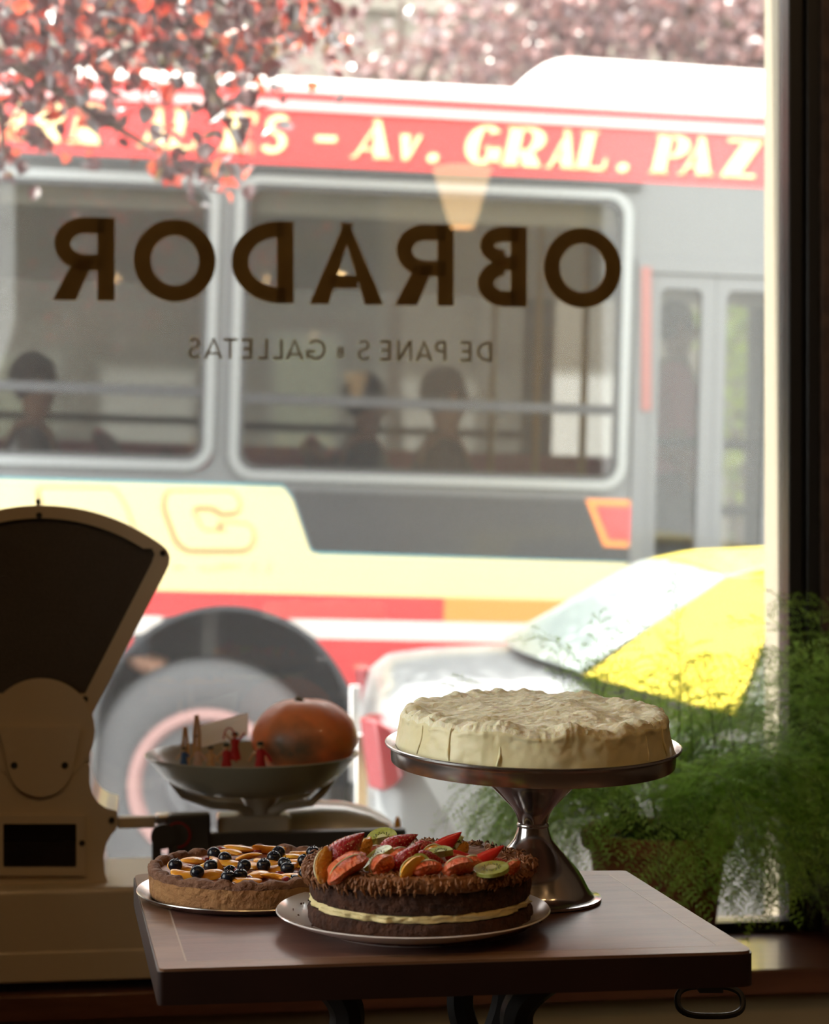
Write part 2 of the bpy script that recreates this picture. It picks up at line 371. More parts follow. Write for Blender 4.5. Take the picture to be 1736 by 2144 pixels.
# iron legs curving down from the top to a low foot
def leg(px0, py0, px1, py1, D0, D1, wd):
    a = P(px0, py0, D0); b = P(px1, py1, D1); a.z = ZT-0.031; pts = []
    for i in range(15):
        t = i/14; q = a.lerp(b, t); q.x += 0.02*math.sin(t*PI)*(1 if b.x > a.x else -1); pts.append(q)
    e = pts[-1]-pts[-3]; end = b+Vector((e.x*2.2, e.y, -0.001)); 
    for i in range(1, 9):
        t = i/8; pts.append(Vector((b.x+e.x*1.6*math.sin(t*PI/2)*1.8, b.y+e.y*2*t, b.z*(1-t)+0.012*t)))
    return MB().tube(pts, wd, 8)
obj('leg', leg(625, 2085, 720, 2170, 1.84, 1.85, 0.017), m_iron, tb)
obj('leg', leg(1030, 2080, 985, 2175, 1.92, 1.90, 0.014), m_iron, tb)
obj('leg', leg(1195, 2070, 1085, 2165, 1.82, 1.83, 0.016), m_iron, tb)
obj('leg', leg(1010, 2080, 1030, 2175, 2.03, 2.04, 0.014), m_iron, tb)
# oval iron loop under the right end
c = P(1487, 2096, 1.92); pts = []
for i in range(41):
    a = 2*PI*i/40; sx = abs(math.cos(a))**0.6*math.copysign(1, math.cos(a)); sz = abs(math.sin(a))**0.8*math.copysign(1, math.sin(a))
    pts.append(c+Vector((0.033*sx, 0.01*math.sin(a), 0.0125*sz)))
mbl = MB().tube(pts, 0.0032, 8, cap=False).box(c.x-0.012, c.x+0.012, c.y-0.008, c.y+0.008, c.z+0.010, ZT-0.0315)
obj('hook_loop', mbl, m_iron, tb)

# ================================================================== CREAM CAKE AND STAND
m_steel = mat('polished_steel', (0.60, 0.56, 0.55), 0.16, metal=1.0, bump=0.02, bscale=14)
m_steel_b = mat('brushed_steel', (0.60, 0.57, 0.55), 0.24, metal=1.0)
m_frost = mat('cream_frosting', (0.82, 0.72, 0.40), 0.42, var=(0.86, 0.78, 0.50), vscale=30, bump=0.10, bscale=70, sss=0.12)
m_frost2 = mat('grainy_skylit_frosting', (0.88, 0.80, 0.52), 0.75, spec=0.2, var=(0.92, 0.87, 0.68), vscale=260, bump=0.22, bscale=300, sss=0.3)  # cake top: grainy, and coloured paler than the side for the skylight on it
DS = 1.97
sx = (1116-CX)/F*DS
st = thing('cake_stand', 'silver pedestal cake stand carrying the frosted white cake', 'cake stand', (sx, DS, ZT))
o3 = (sx, DS, ZT)
obj('foot', MB().lathe([(0, 0.002), (.068, .0005), (.0705, .0015), (.0705, .004), (.065, .0055), (.060, .0085), (.0575, .0125), (.0545, .018), (.0515, .0235), (.0475, .030), (.043, .036), (.037, .043), (.031, .050), (.025, .0565), (.020, .063), (.0172, .070), (.016, .0755), (.0158, .077)], 96, c=o3), m_steel, st)
obj('collar', MB().lathe([(.0150, .0745), (.0165, .076), (.0168, .0775), (.0165, .079), (.0150, .0805)], 64, c=o3), m_steel_b, st)
obj('stem', MB().lathe([(.0150, .078), (.0158, .083), (.018, .0895), (.0222, .096), (.028, .102), (.035, .109), (.043, .117), (.050, .125), (.056, .134), (.060, .145)], 96, c=o3), m_steel, st)
ZTR = ZT+0.158
MT = Matrix.Translation((sx, DS, ZTR)) @ Matrix.Rotation(math.radians(2.6), 4, 'X') @ Matrix.Rotation(math.radians(1.0), 4, 'Y')
obj('tray', MB().lathe([(0, 0), (.140, 0), (.1445, .0008), (.148, .003), (.1515, .0045), (.1528, .0038), (.1528, .002), (.150, .0005), (.1475, -.001), (.1470, -.003), (.1462, -.0150), (.1455, -.016), (.1440, -.0155), (.1435, -.003), (.10, -.003), (0, -.003)], 128, M=MT), m_steel_b, st)
# cake
NA, top_n, side_n = 420, 110, 26
RC, HC = 0.1425, 0.034
vsl = []; rings = []
def top_h(x, y, rr):
    a = math.atan2(y, x)
    h = 0.0046*fbm((x*16, y*24, 3.1), 4)
    h += 0.0042*abs(fbm((x*24+5, y*44, 7.7), 3))+0.0011*abs(fbm((x*75, y*120, 1.7), 3))
    sw = math.sin(34*math.hypot(x-0.02, y*1.6)+3.5*noise.noise(Vector((x*20, y*20, 1))))
    h += 0.0010*sw
    edge = max(0.0, 1-abs(rr-0.90)/0.12)
    h += edge*(0.0022+0.006*fbm((math.cos(a)*6, math.sin(a)*6, 2.2), 4))
    for (bx, by, s_, am) in ((0.075, -0.02, 0.016, -0.006), (0.03, 0.02, 0.022, 0.005), (-0.06, -0.07, 0.02, 0.004), (0.055, -0.055, 0.02, 0.006), (-0.095, -0.01, 0.016, -0.005), (0.10, 0.02, 0.015, 0.006)):
        h += am*math.exp(-((x-bx)**2+(y-by)**2)/(s_*s_))
    return h
for i in range(side_n+1):
    t = i/side_n; ring = []
    for j in range(NA):
        a = 2*PI*j/NA; r = RC-0.0065*t-0.004*max(0, t-0.85)/0.15
        ca, sa = math.cos(a), math.sin(a)
        r += 0.0022*fbm((ca*4, sa*4, t*0.8), 3)
        r += 0.0022*t*t*fbm((ca*16, sa*16, t*4), 3)+0.0035*max(0, (t-0.75)/0.25)*(0.25+abs(fbm((ca*14, sa*14, 3+t*2), 3)))
        xx, yy = r*ca, r*sa; hz = HC*t
        if t > 0.6: hz += (t-0.6)/0.4*top_h(xx*0.93, yy*0.93, 0.95)
        ring.append((xx, yy, hz))
    rings.append(ring)
for i in range(1, top_n):
    t = i/top_n; ring = []
    for j in range(NA):
        x0, y0, z0 = rings[side_n][j]; s_ = 1-t; xx, yy = x0*s_, y0*s_
        rr = math.hypot(xx, yy)/RC; lift = 0.003*min(1, t*12)
        ring.append((xx, yy, HC+lift+top_h(xx, yy, rr)*min(1, 0.9+t)))
    rings.append(ring)
mb = MB(); vs_ = [p for r_ in rings for p in r_]; fs = []
for i in range(len(rings)-1):
    for j in range(NA): a = i*NA+j; b = i*NA+(j+1) % NA; fs.append((a, b, b+NA, a+NA))
vs_.append((0, 0, HC+0.003+top_h(0, 0, 0))); last = (len(rings)-1)*NA
for j in range(NA): fs.append((last+j, last+(j+1) % NA, len(vs_)-1))
cakeM = MT @ Matrix.Translation((0.001, -0.001, 0.0006))
mb.add(vs_, fs); mb.m = [0 if i < NA*(side_n-3) else 1 for i in range(len(mb.f))]
ck = obj('frosted_cake', mb, [m_frost, m_frost2], smooth=70); ck.location = cakeM.to_translation(); ck.rotation_euler = cakeM.to_euler()
ck['label'] = 'round cake with swirled cream-white frosting on the silver pedestal stand'; ck['category'] = 'cake'
# smeared ridges of frosting on the side of the cake, part of the cake
WORLD[ck.name] = cakeM
mr = MB()
for a_deg, hh, tw in ((212, .030, .004), (231, .031, -.006), (252, .020, .003), (318, .026, .005), (335, .030, -.004)):
    a = math.radians(a_deg); pts = []; rd = []
    for i in range(14):
        t = i/13; aa = a+tw*8*math.sin(t*3)/RC*0.05+tw*2.5*t; r = RC-0.0065*t+0.0002+0.0006*math.sin(t*9)
        pts.append((r*math.cos(aa), r*math.sin(aa), 0.003+hh*t)); rd.append(0.0005+0.0011*math.sin(PI*min(1, t*.9+.1)))
    mr.tube(pts, rd, 8)
mr.v = [tuple(cakeM @ Vector(p)) for p in mr.v]
obj('frosting_ridges', mr, m_frost, ck, smooth=80, kind='stuff')

# ================================================================== FRUIT CAKE
m_white_china = mat('white_china', (0.80, 0.74, 0.71), 0.12, coat=0.5)
m_sponge = mat('dark_sponge', (0.085, 0.027, 0.010), 0.9, var=(0.035, 0.010, 0.004), vscale=70, bump=1.0, bscale=150)
m_filling = mat('cream_filling', (0.80, 0.66, 0.32), 0.45, bump=0.4, bscale=90, sss=0.1)
m_shred = mat('caramel_frosting', (0.38, 0.15, 0.050), 0.45, var=(0.20, 0.07, 0.022), vscale=40, bump=0.7, bscale=110)
D2 = 1.835; X2 = (865-CX)/F*D2
pl = thing('dinner_plate', 'white china plate under the fruit-topped chocolate cake', 'plate', (X2, D2, ZT))
obj('plate_dish', MB().lathe([(0, .001), (.076, .001), (.078, .0003), (.083, .0003), (.086, .003), (.100, .0065), (.119, .0125), (.1305, .0185), (.1318, .0195), (.1308, .0205), (.118, .0155), (.095, .0095), (.070, .006), (0, .006)], 128, c=(X2, D2, ZT)), m_white_china, pl)
XC, YC = (879-CX)/F*1.835, 1.836
fc = thing('fruit_cake', 'dark chocolate layer cake heaped with fruit on white china plate', 'cake', (XC, YC, ZT+.0062))
Z0 = ZT+.0068; RF = 0.1055
def layer(z0, z1, r, m, name, seed, amp, nseg=220, nz=10, rnd_=0.0, side_off=0.0):
    mb = MB(); prof = []; rings = []
    for i in range(nz+1):
        t = i/nz; ring = []
        for j in range(nseg):
            a = 2*PI*j/nseg; q = r-rnd_*(2*t-1)**4; q += amp*fbm((math.cos(a)*7, math.sin(a)*7, seed+t*1.5), 4)*0.9
            ring.append((XC+q*math.cos(a), YC+q*math.sin(a), z0+(z1-z0)*t))
        rings.append(ring)
    vs_ = [p for q in rings for p in q]; fs = []
    for i in range(nz):
        for j in range(nseg): a = i*nseg+j; b = i*nseg+(j+1) % nseg; fs.append((a, b, b+nseg, a+nseg))
    vs_ += [(XC, YC, z0), (XC, YC, z1)]
    for j in range(nseg): fs.append((len(vs_)-2, (j+1) % nseg, j)); fs.append((nz*nseg+j, nz*nseg+(j+1) % nseg, len(vs_)-1))
    return obj(name, mb.add(vs_, fs), m, fc, smooth=60)
layer(Z0-.0005, Z0+.0190, RF+.002, m_sponge, 'sponge_layer', 1.0, 0.0026, rnd_=.002)
layer(Z0+.0190, Z0+.0275, RF-.0005, m_filling, 'cream_filling', 4.0, 0.0045, rnd_=.003)
layer(Z0+.0270, Z0+.049, RF+.0005, m_sponge, 'sponge_layer', 8.0, 0.0022, rnd_=.0015)
ic = layer(Z0+.0465, Z0+.0605, RF+.0012, m_shred, 'icing', 12.0, 0.004, rnd_=.002)
mb = MB()
for i in range(950):        # ragged shreds of icing hanging over the edge
    a = rnd.uniform(0, 2*PI); L = rnd.uniform(.004, .011)
    if math.cos(a) > -.25 and rnd.random() < .6: continue
    L = L; left = 1.0+0.5*max(0, -math.cos(a)); r = RF+.0035+rnd.uniform(-.001, .0015)*left
    z = Z0+.0612-rnd.uniform(0, .007); pts = []; tw = rnd.uniform(-.03, .03)
    for k in range(5):
        t = k/4; aa = a+tw*t+rnd.uniform(-.006, .006); rr = r+.0022*math.sin(t*PI)*rnd.uniform(.3, 1.4); pts.append((XC+rr*math.cos(aa), YC+rr*math.sin(aa), z-L*t*left))
    mb.tube(pts, [.0006, .0012, .0015, .0011, .0004], 5)
for i in range(500):
    a = rnd.uniform(0, 2*PI); r = RF-rnd.uniform(0, .022); pts = []; b = rnd.uniform(0, 2*PI)
    for k in range(4):
        t = k/3; pts.append((XC+r*math.cos(a)+.008*t*math.cos(b), YC+r*math.sin(a)+.008*t*math.sin(b), Z0+.0600+rnd.uniform(0, .0035)*math.sin(t*PI)))
    mb.tube(pts, [.0004, .0009, .0009, .0004], 4)
obj('icing_shreds', mb, m_shred, fc, kind='stuff')
mb = MB()
for i in range(60):
    a = rnd.uniform(0, 2*PI); r = rnd.uniform(.112, .125)*1.0; mb.ball((XC+r*math.cos(a), YC+r*math.sin(a), ZT+.0165 if r > .119 else ZT+.0135), rnd.uniform(.0005, .0012), 6, 4)
obj('crumbs', mb, m_sponge, fc, kind='stuff')

# fruit
m_straw = mat('strawberry_red', (0.42, 0.010, 0.012), 0.18, coat=0.5, var=(0.30, 0.004, 0.008), vscale=60, bump=0.35, bscale=330)
m_strawcut = mat('strawberry_cut', (0.62, 0.035, 0.02), 0.25, coat=0.3, var=(0.50, 0.015, 0.012), vscale=60)
m_seed = mat('strawberry_seed', (0.50, 0.14, 0.04), 0.35)
m_kiwi = mat('kiwi_flesh', (0.36, 0.38, 0.05), 0.25, coat=0.3, var=(0.50, 0.52, 0.16), vscale=120, bump=0.2, bscale=200, sss=0.1)
m_kcore = mat('kiwi_core', (0.62, 0.60, 0.30), 0.3, coat=0.3)
m_kseed = mat('kiwi_seed', (0.01, 0.01, 0.008), 0.3)
m_orange = mat('orange_flesh', (0.75, 0.27, 0.015), 0.22, coat=0.4, var=(0.85, 0.38, 0.04), vscale=150, bump=0.6, bscale=320)
m_peach = mat('peach_flesh', (0.82, 0.34, 0.02), 0.25, coat=0.3, var=(0.85, 0.45, 0.06), vscale=70)
m_grape = mat('grapefruit_flesh', (0.88, 0.12, 0.025), 0.25, coat=0.15, var=(0.90, 0.24, 0.09), vscale=170, bump=0.7, bscale=300)
def mkM(px, py, D, ang, tilt=0.0, spin=0.0):
    D = 1.75+(D-1.75)*0.62   # x axis along the long side (ang: tilt in the picture plane), then lean
    p = P(px, py, D)
    return Matrix.Translation(p) @ Matrix.Rotation(-math.radians(ang), 4, 'Y') @ Matrix.Rotation(math.radians(tilt), 4, 'X') @ Matrix.Rotation(math.radians(spin), 4, 'Z')
def strawberry(M, L, W, label, cut=False, thick=0.5):
    t = thing('strawberry_half' if not cut else 'strawberry_slice', label, 'strawberry', M=M, group='cut strawberries on the fruit cake')
    n, k = 28, 22; rings = []
    for i in range(k+1):
        s_ = i/k; r = W/2*(math.sin(PI*min(1, s_**0.62))**0.75)*(1-0.25*s_)*1.12 if 0 < s_ < 1 else 0.0002; ring = []
        for j in range(n):
            a = 2*PI*j/n; y = -abs(math.sin(a))*thick if math.sin(a) < 0 else math.sin(a)*0.12
            dim = 1-0.035*max(0, math.cos(s_*46+((j % 4)//2)*PI))
            ring.append((-L/2+L*s_, r*y*2*0.8*dim, r*math.cos(a)*dim))
        rings.append(ring)
    q = MB().loft(rings, M); obj('flesh', q, m_strawcut if cut else m_straw, t, smooth=60)
    sd = MB()
    for i in range(2, k-1, 2):
        s_ = i/k; r = W/2*(math.sin(PI*s_**0.62)**0.75)*(1-0.25*s_)*1.12
        cnt = max(4, int(r*900))
        for j in range(cnt):
            a = PI+PI*(j+0.5*(i//2 % 2))/cnt
            if cut and 0.15 < (a-PI)/PI < 0.85: continue
            y = -abs(math.sin(a))*thick; sd.ball((-L/2+L*s_, r*y*1.6, r*math.cos(a)), (.0007, .0004, .00045), 6, 4, M)
    if sd.v: obj('seeds', sd, m_seed, t, smooth=60)
    return t
strawberry(mkM(728, 1776, 1.80, 43, -12), .043, .026, 'glossy red strawberry half leaning at upper left of the fruit heap', thick=.75)
strawberry(mkM(836, 1766, 1.87, 26, -8), .040, .019, 'strawberry slice lying behind the heap centre, beside the topmost kiwi', thick=.6)
strawberry(mkM(853, 1795, 1.785, 46, -10), .037, .019, 'seeded strawberry piece standing behind the front peach wedge', thick=.8)
strawberry(mkM(936, 1766, 1.88, 38, -6), .036, .016, 'flat bright strawberry slice pointing up at back of the heap', cut=True, thick=.3)
strawberry(mkM(1019, 1796, 1.79, 35, -6), .040, .015, 'flat red strawberry slice pointing up right above the kiwi disc', cut=True, thick=.3)
strawberry(mkM(966, 1795, 1.85, -6, -30), .032, .013, 'flat strawberry strip lying behind the right grapefruit chunk', cut=True, thick=.4)
strawberry(mkM(893, 1773, 1.85, 8, -20), .024, .014, 'small strawberry tip at the middle of the heap', thick=.6)
strawberry(mkM(903, 1798, 1.80, -15, -20), .028, .013, 'small strawberry piece under the pale kiwi chunk', thick=.6)
strawberry(mkM(1045, 1808, 1.85, 10, -20), .022, .012, 'dark strawberry tip half hidden behind the kiwi disc', thick=.6)
def kiwi(M, R, th, label, arc=(0, 360), sx_=1.0):
    t = thing('kiwi_slice', label, 'kiwi', M=M, group='kiwi pieces on the fruit cake')
    a0, a1 = map(math.radians, arc); n = 28; full = arc[1]-arc[0] >= 360
    def ringpts(r, k0=0): return [(r*sx_*math.cos(a0+(a1-a0)*i/n), r*math.sin(a0+(a1-a0)*i/n)) for i in range(n if full else n+1)]
    pts = ringpts(R)+([] if full else [(0, 0)])
    q = MB(); q.prism(pts, -th/2, th/2, M); obj('flesh', q, m_kiwi, t, bevel=.0008)
    q = MB(); q.prism([(x*.3, y*.3) for x, y in pts], -th/2-.0004, th/2+.0004, M); obj('core', q, m_kcore, t)
    q = MB()
    for i in range(int(26*(a1-a0)/(2*PI))):
        a = a0+(a1-a0)*(i+.5)/int(26*(a1-a0)/(2*PI)); r = R*(.42+.1*(i % 2))
        q.ball((r*sx_*math.cos(a), -th/2-.0002, r*math.sin(a)), (.0005, .0004, .0008), 6, 4, M); q.ball((r*sx_*math.cos(a), th/2+.0002, r*math.sin(a)), (.0005, .0004, .0008), 6, 4, M)
    obj('seeds', q, m_kseed, t); return t
kiwi(mkM(801, 1762, 1.895, 10, -60), .0150, .010, 'thick green kiwi piece topmost at the back of the heap', (0, 180), 1.0)
kiwi(mkM(793, 1799, 1.79, 32, -72), .0165, .0055, 'long pale kiwi slice lying diagonally over the grapefruit', (0, 200), 1.0)
kiwi(mkM(924, 1789, 1.82, 4, -70), .0115, .006, 'pale kiwi chunk in the middle right of the heap', (10, 190))
kiwi(mkM(1029, 1820, 1.757, 6, -79), .0165, .004, 'round kiwi disc with black seeds at front right of the cake', (0, 360), 1.0)
kiwi(mkM(880, 1806, 1.765, -20, -50), .0085, .006, 'small kiwi cube just right of the front peach wedge', (0, 180))
kiwi(mkM(961, 1771, 1.89, 60, -10), .0100, .006, 'yellow green kiwi wedge behind the upright strawberry slice', (0, 180))
kiwi(mkM(826, 1808, 1.79, 70, -20), .0090, .005, 'small pale kiwi piece between the two left grapefruit chunks', (0, 180))
def segment(name, M, L, W, H, m, label, cat, group, mem=None):
    t = thing(name, label, cat, M=M, group=group); n, k = 24, 16; rings = []; px_seed = M.to_translation().x*500
    for i in range(k+1):
        s_ = i/k*2-1; q = max(0.02, (1-abs(s_)**2.4))**0.5; ring = []
        if m is m_grape: q = max(0.3, 1-abs(s_)**6)
        for j in range(n):
            a = 2*PI*j/n; g_ = .5/max(math.cos((a+PI/2) % (2*PI/3)-PI/3), .5); g_ = .55*g_+.45*.75; z = math.sin(a)*g_*1.35; x = math.cos(a)*g_*1.35
            ring.append((s_*L/2+.0012*math.sin(a*2+px_seed)*(abs(s_) > .8), W/2*q*x, H/2*q*z+H*.18*(1-s_*s_)-H*.09))
        rings.append(ring)
    obj('flesh', MB().loft(rings, M), m, t, smooth=50)
    pts = [(s_/10*L/2*.93, 0, H/2*max(.05, 1-abs(s_/10)**2.4)**.5+H*.18*(1-(s_/10)**2)-H*.09) for s_ in range(-10, 11)]
    obj('membrane', MB().tube(pts, .0007, 6, M), m_kcore, t); return t
og = 'orange and peach pieces on the fruit cake'; gg = 'grapefruit pieces on the fruit cake'
segment('orange_segment', mkM(677, 1810, 1.775, 82, -5, 20), .034, .016, .014, m_orange, 'orange segment standing at the left edge of the fruit cake', 'orange', og)
segment('orange_segment', mkM(758, 1785, 1.83, 65, -5, 10), .032, .014, .013, m_orange, 'orange segment wedged behind the big left strawberry half', 'orange', og)
segment('peach_wedge', mkM(861, 1815, 1.742, 42, -5, 20), .028, .013, .012, m_peach, 'yellow peach wedge standing at front centre of the cake', 'peach', og)
segment('orange_segment', mkM(965, 1786, 1.89, 70, -5, 10), .022, .013, .012, m_orange, 'small orange segment behind the heap, right of centre', 'orange', og)
segment('grapefruit_chunk', mkM(727, 1818, 1.757, 24, 30, 15), .042, .022, .018, m_grape, 'large pink grapefruit slice at front left of the cake', 'grapefruit', gg)
segment('grapefruit_chunk', mkM(798, 1812, 1.757, 40, 10, 15), .024, .018, .018, m_grape, 'grapefruit chunk left of the front peach wedge', 'grapefruit', gg)
segment('grapefruit_chunk', mkM(894, 1819, 1.745, 12, 10, 5), .027, .014, .014, m_grape, 'grapefruit chunk right of the front peach wedge', 'grapefruit', gg)
segment('grapefruit_chunk', mkM(960, 1815, 1.747, 16, 10, 5), .030, .018, .016, m_grape, 'bright grapefruit chunk left of the round kiwi disc', 'grapefruit', gg)
segment('grapefruit_chunk', mkM(1068, 1822, 1.785, 50, 10, 5), .024, .014, .012, m_grape, 'dim grapefruit chunk at the far right edge of the cake', 'grapefruit', gg)
segment('grapefruit_chunk', mkM(782, 1788, 1.84, 35, 10, 5), .022, .013, .012, m_grape, 'pink grapefruit bit under the back strawberry slice', 'grapefruit', gg)

segment('grapefruit_chunk', mkM(838, 1790, 1.80, -10, 10, 25), .022, .014, .013, m_grape, 'grapefruit bit at the heart of the heap, under the seeded strawberry', 'grapefruit', gg)
segment('orange_segment', mkM(905, 1783, 1.84, 20, 0, 10), .022, .012, .011, m_orange, 'orange bit in the heap below the small strawberry tip', 'orange', og)
segment('grapefruit_chunk', mkM(992, 1806, 1.79, -12, 10, 10), .022, .013, .012, m_grape, 'grapefruit bit behind the round kiwi disc, left of its strawberry slice', 'grapefruit', gg)
segment('orange_segment', mkM(707, 1800, 1.80, 30, 0, 10), .024, .013, .012, m_orange, 'orange bit tucked under the big left strawberry half', 'orange', og)
strawberry(mkM(768, 1776, 1.86, -12, -20), .026, .014, 'small strawberry piece left of the topmost kiwi, at the back', thick=.6)
# ================================================================== TART
DT = 2.0; XT = (531-CX)/F*DT; YT = DT
m_crust = mat('tart_crust', (0.44, 0.22, 0.08), 0.8, var=(0.34, 0.15, 0.055), vscale=60, bump=0.5, bscale=140)
m_crusttop = mat('tart_crust_rim', (0.24, 0.11, 0.055), 0.75, var=(0.17, 0.07, 0.035), vscale=60, bump=0.7, bscale=120)
m_custard = mat('tart_custard', (0.45, 0.19, 0.10), 0.35, var=(0.30, 0.10, 0.06), vscale=40, bump=0.3, bscale=80, coat=0.2)
m_berry = mat('blueberry_skin', (0.005, 0.006, 0.011), 0.24, var=(0.014, 0.017, 0.030), vscale=120)
m_tpeach = mat('baked_peach', (0.88, 0.30, 0.015), 0.25, var=(0.92, 0.50, 0.05), vscale=45, coat=0.25, bump=0.2, bscale=120)
m_redb = mat('baked_red_fruit', (0.22, 0.015, 0.012), 0.3, coat=0.3)
tp = thing('tart_tray', 'round thin metal tray under the peach and blueberry tart', 'tray', (XT, YT, ZT))
obj('tray_dish', MB().lathe([(0, .0005), (.108, .0005), (.115, .002), (.1195, .0055), (.1210, .0065), (.1218, .0072), (.1212, .0082), (.118, .0072), (.113, .0035), (.107, .0022), (0, .0022)], 128, c=(XT, YT, ZT)), m_steel_b, tp)
ta = thing('fruit_tart', 'round baked tart with peach slices and blueberries at left', 'tart', (XT, YT, ZT+.0024))
RT = 0.1085; HT = 0.0285; ZB = ZT+.0024
n = 240; prof = lambda a: [(RT-.004, 0), (RT-.0012, .001), (RT-.0005, .004), (RT, .012), (RT+.0006, HT-.006), (RT+.0016, HT-.002), (RT+.0008, HT+.001), (RT-.003, HT+.002), (RT-.0065, HT+.0008), (RT-.008, HT-.003), (RT-.009, HT-.006)]
vs_ = []; fs = []
for j in range(n):
    a = 2*PI*j/n; cr = abs(math.sin(a*13+2*noise.noise(Vector((math.cos(a)*2, math.sin(a)*2, 5)))))
    for i, (r, z) in enumerate(prof(a)):
        w_ = max(0, (i-3)/3) if i < 7 else 1; w_ = min(1, w_)
        z2 = z+w_*(0.003*cr-.0015+.0022*fbm((math.cos(a)*9, math.sin(a)*9, 2), 3)); r2 = r-(.004*cr*w_ if i >= 7 else 0)+.0008*fbm((math.cos(a)*12, math.sin(a)*12, z*60), 3)
        vs_.append((XT+r2*math.cos(a), YT+r2*math.sin(a), ZB+z2))
k = 11
for j in range(n):
    for i in range(k-1): a, b = j*k+i, ((j+1) % n)*k+i; fs.append((a, b, b+1, a+1))
q = MB(); q.add(vs_, fs); q.m = [0 if (f[0] % k) < 4 else 1 for f in q.f]
obj('crust', q, [m_crust, m_crusttop], ta, smooth=70)
q = MB(); nr = 30; vs_ = [(XT, YT, ZB+HT-.004)]; fs = []; n = 120
for i in range(1, nr+1):
    for j in range(n):
        a = 2*PI*j/n; r = (RT-.0085)*i/nr; x, y = r*math.cos(a), r*math.sin(a); vs_.append((XT+x, YT+y, ZB+HT-.004+.0016*fbm((x*60, y*60, 4), 3)))
for j in range(n): fs.append((0, 1+j, 1+(j+1) % n))
for i in range(nr-1):
    for j in range(n): a = 1+i*n+j; b = 1+i*n+(j+1) % n; fs.append((a, a+n, b+n, b))
obj('filling', q.add(vs_, fs), m_custard, ta, smooth=80)
ZF = ZB+HT-.004
# peach slices: crescents copied over the tart
def crescent(R, th, H):
    rings = []; k, n = 18, 12
    for i in range(k+1):
        t = i/k*2-1; a = t*1.15; s_ = max(.03, 1-abs(t)**2.2)**.6; ring = []
        cx_, cy2 = R*math.sin(a), R*(1-math.cos(a))
        for j in range(n):
            b = 2*PI*j/n; rr = th*s_*math.cos(b); ring.append((cx_+rr*math.sin(a)*-1, cy2+rr*math.cos(a), H*s_*(math.sin(b)*.5+.35)))
        rings.append(ring)
    return MB().loft(rings)
proto = obj('peach_slice', crescent(.0175, .0072, .0062), m_tpeach, smooth=60); proto['category'] = 'peach'; proto['group'] = 'peach slices on the tart'
proto2 = obj('peach_slice', crescent(.014, .008, .0066), m_tpeach, smooth=60); proto2['category'] = 'peach'; proto2['group'] = 'peach slices on the tart'
def on_tart(px, py, dz=0.0):
    z = ZF+dz; D = (CZ-z)*F/(py-CY); x = (px-CX)/F*D; dx, dy = x-XT, D-YT; r = math.hypot(dx, dy)
    if r > RT-.013: dx *= (RT-.013)/r; dy *= (RT-.013)/r
    return Vector((XT+dx, YT+dy, z))
pe = [(375, 1822, -30, 'at the left crust beside the first blueberry'), (408, 1806, 40, 'standing up near the left back crust'), (390, 1838, 0, 'lying lowest at the front left crust'),
      (440, 1836, 20, 'under the front left blueberry'), (475, 1812, -20, 'between the two left central blueberries'), (478, 1790, 160, 'beside the highest left blueberry'),
      (500, 1780, 10, 'at the back crust left of centre'), (520, 1798, 200, 'curving behind the paired central blueberries'), (515, 1850, 10, 'below the paired blueberries at the front crust'),
      (545, 1836, 60, 'right of the paired central blueberries'), (560, 1812, -10, 'in the very middle of the tart'), (575, 1840, 170, 'at the front crust right of centre'),
      (592, 1822, 15, 'right of the tart middle, running level'), (610, 1798, -20, 'behind the right blueberries'), (562, 1784, 190, 'at the back crust in the centre'),
      (625, 1812, 5, 'reaching toward the fruit cake at mid depth'), (640, 1795, 10, 'at the back right next to the fruit cake'), (612, 1842, 0, 'at the front crust close to the fruit cake'), (450, 1815, 80, 'upright left of the tart middle'),
      (655, 1828, -10, 'half hidden behind the fruit cake'), (530, 1818, -50, 'just behind the paired blueberries')]
for i, (px, py, rz, lab) in enumerate(pe):
    s_ = proto if i % 2 == 0 else proto2
    o = s_ if i < 2 else s_.copy()
    if i >= 2: col.objects.link(o)
    o.location = on_tart(px, py, .0022+.0004*(i % 3)); o.rotation_euler = (math.radians(rnd.uniform(-10, 40)), math.radians(rnd.uniform(-10, 10)), math.radians(rz)); sc_ = rnd.uniform(.95, 1.25); o.scale = (sc_, sc_, sc_)
    o['label'] = 'baked peach slice '+lab
# blueberries
rb = .0074
q = MB().ball((0, 0, 0), (rb, rb, rb*.93), 24, 16, fn=lambda d: 1-.16*math.exp(-((d.z-1)**2)/.01))
bb0 = thing('blueberry', '', 'blueberry', group='blueberries on the tart')
obj('skin', q, m_berry, bb0, smooth=80)
cq = MB()
for i in range(5):
    a = 2*PI*i/5; cq.tube([(rb*.28*math.cos(a), rb*.28*math.sin(a), rb*.80), (rb*.42*math.cos(a), rb*.42*math.sin(a), rb*.95)], [rb*.12, rb*.03], 5)
obj('calyx', cq, m_berry, bb0)
bl = [(367, 1811, 'against the left crust'), (413, 1826, 'at the front left, second from the left crust'), (448, 1787, 'highest on the left, by the back crust'), (471, 1797, 'just right of the highest left one'),
      (441, 1813, 'squashed one between left crust and centre'), (470, 1841, 'lowest one at the front crust left of centre'), (503, 1832, 'front one of the central pair'), (511, 1813, 'rear one of the central pair'), (482, 1826, 'half sunk left of the central pair'),
      (552, 1811, 'in the middle of the tart'), (573, 1795, 'right of the middle, near the back'), (583, 1785, 'touching the back crust right of centre'), (596, 1808, 'half hidden right of the tart middle'), (602, 1818, 'right of the middle, standing free'),
      (655, 1784, 'at the back crust next to the fruit cake'), (637, 1802, 'small one at the back right'), (645, 1830, 'front right one beside the fruit cake'), (615, 1846, 'sunk at the front crust near the fruit cake')]
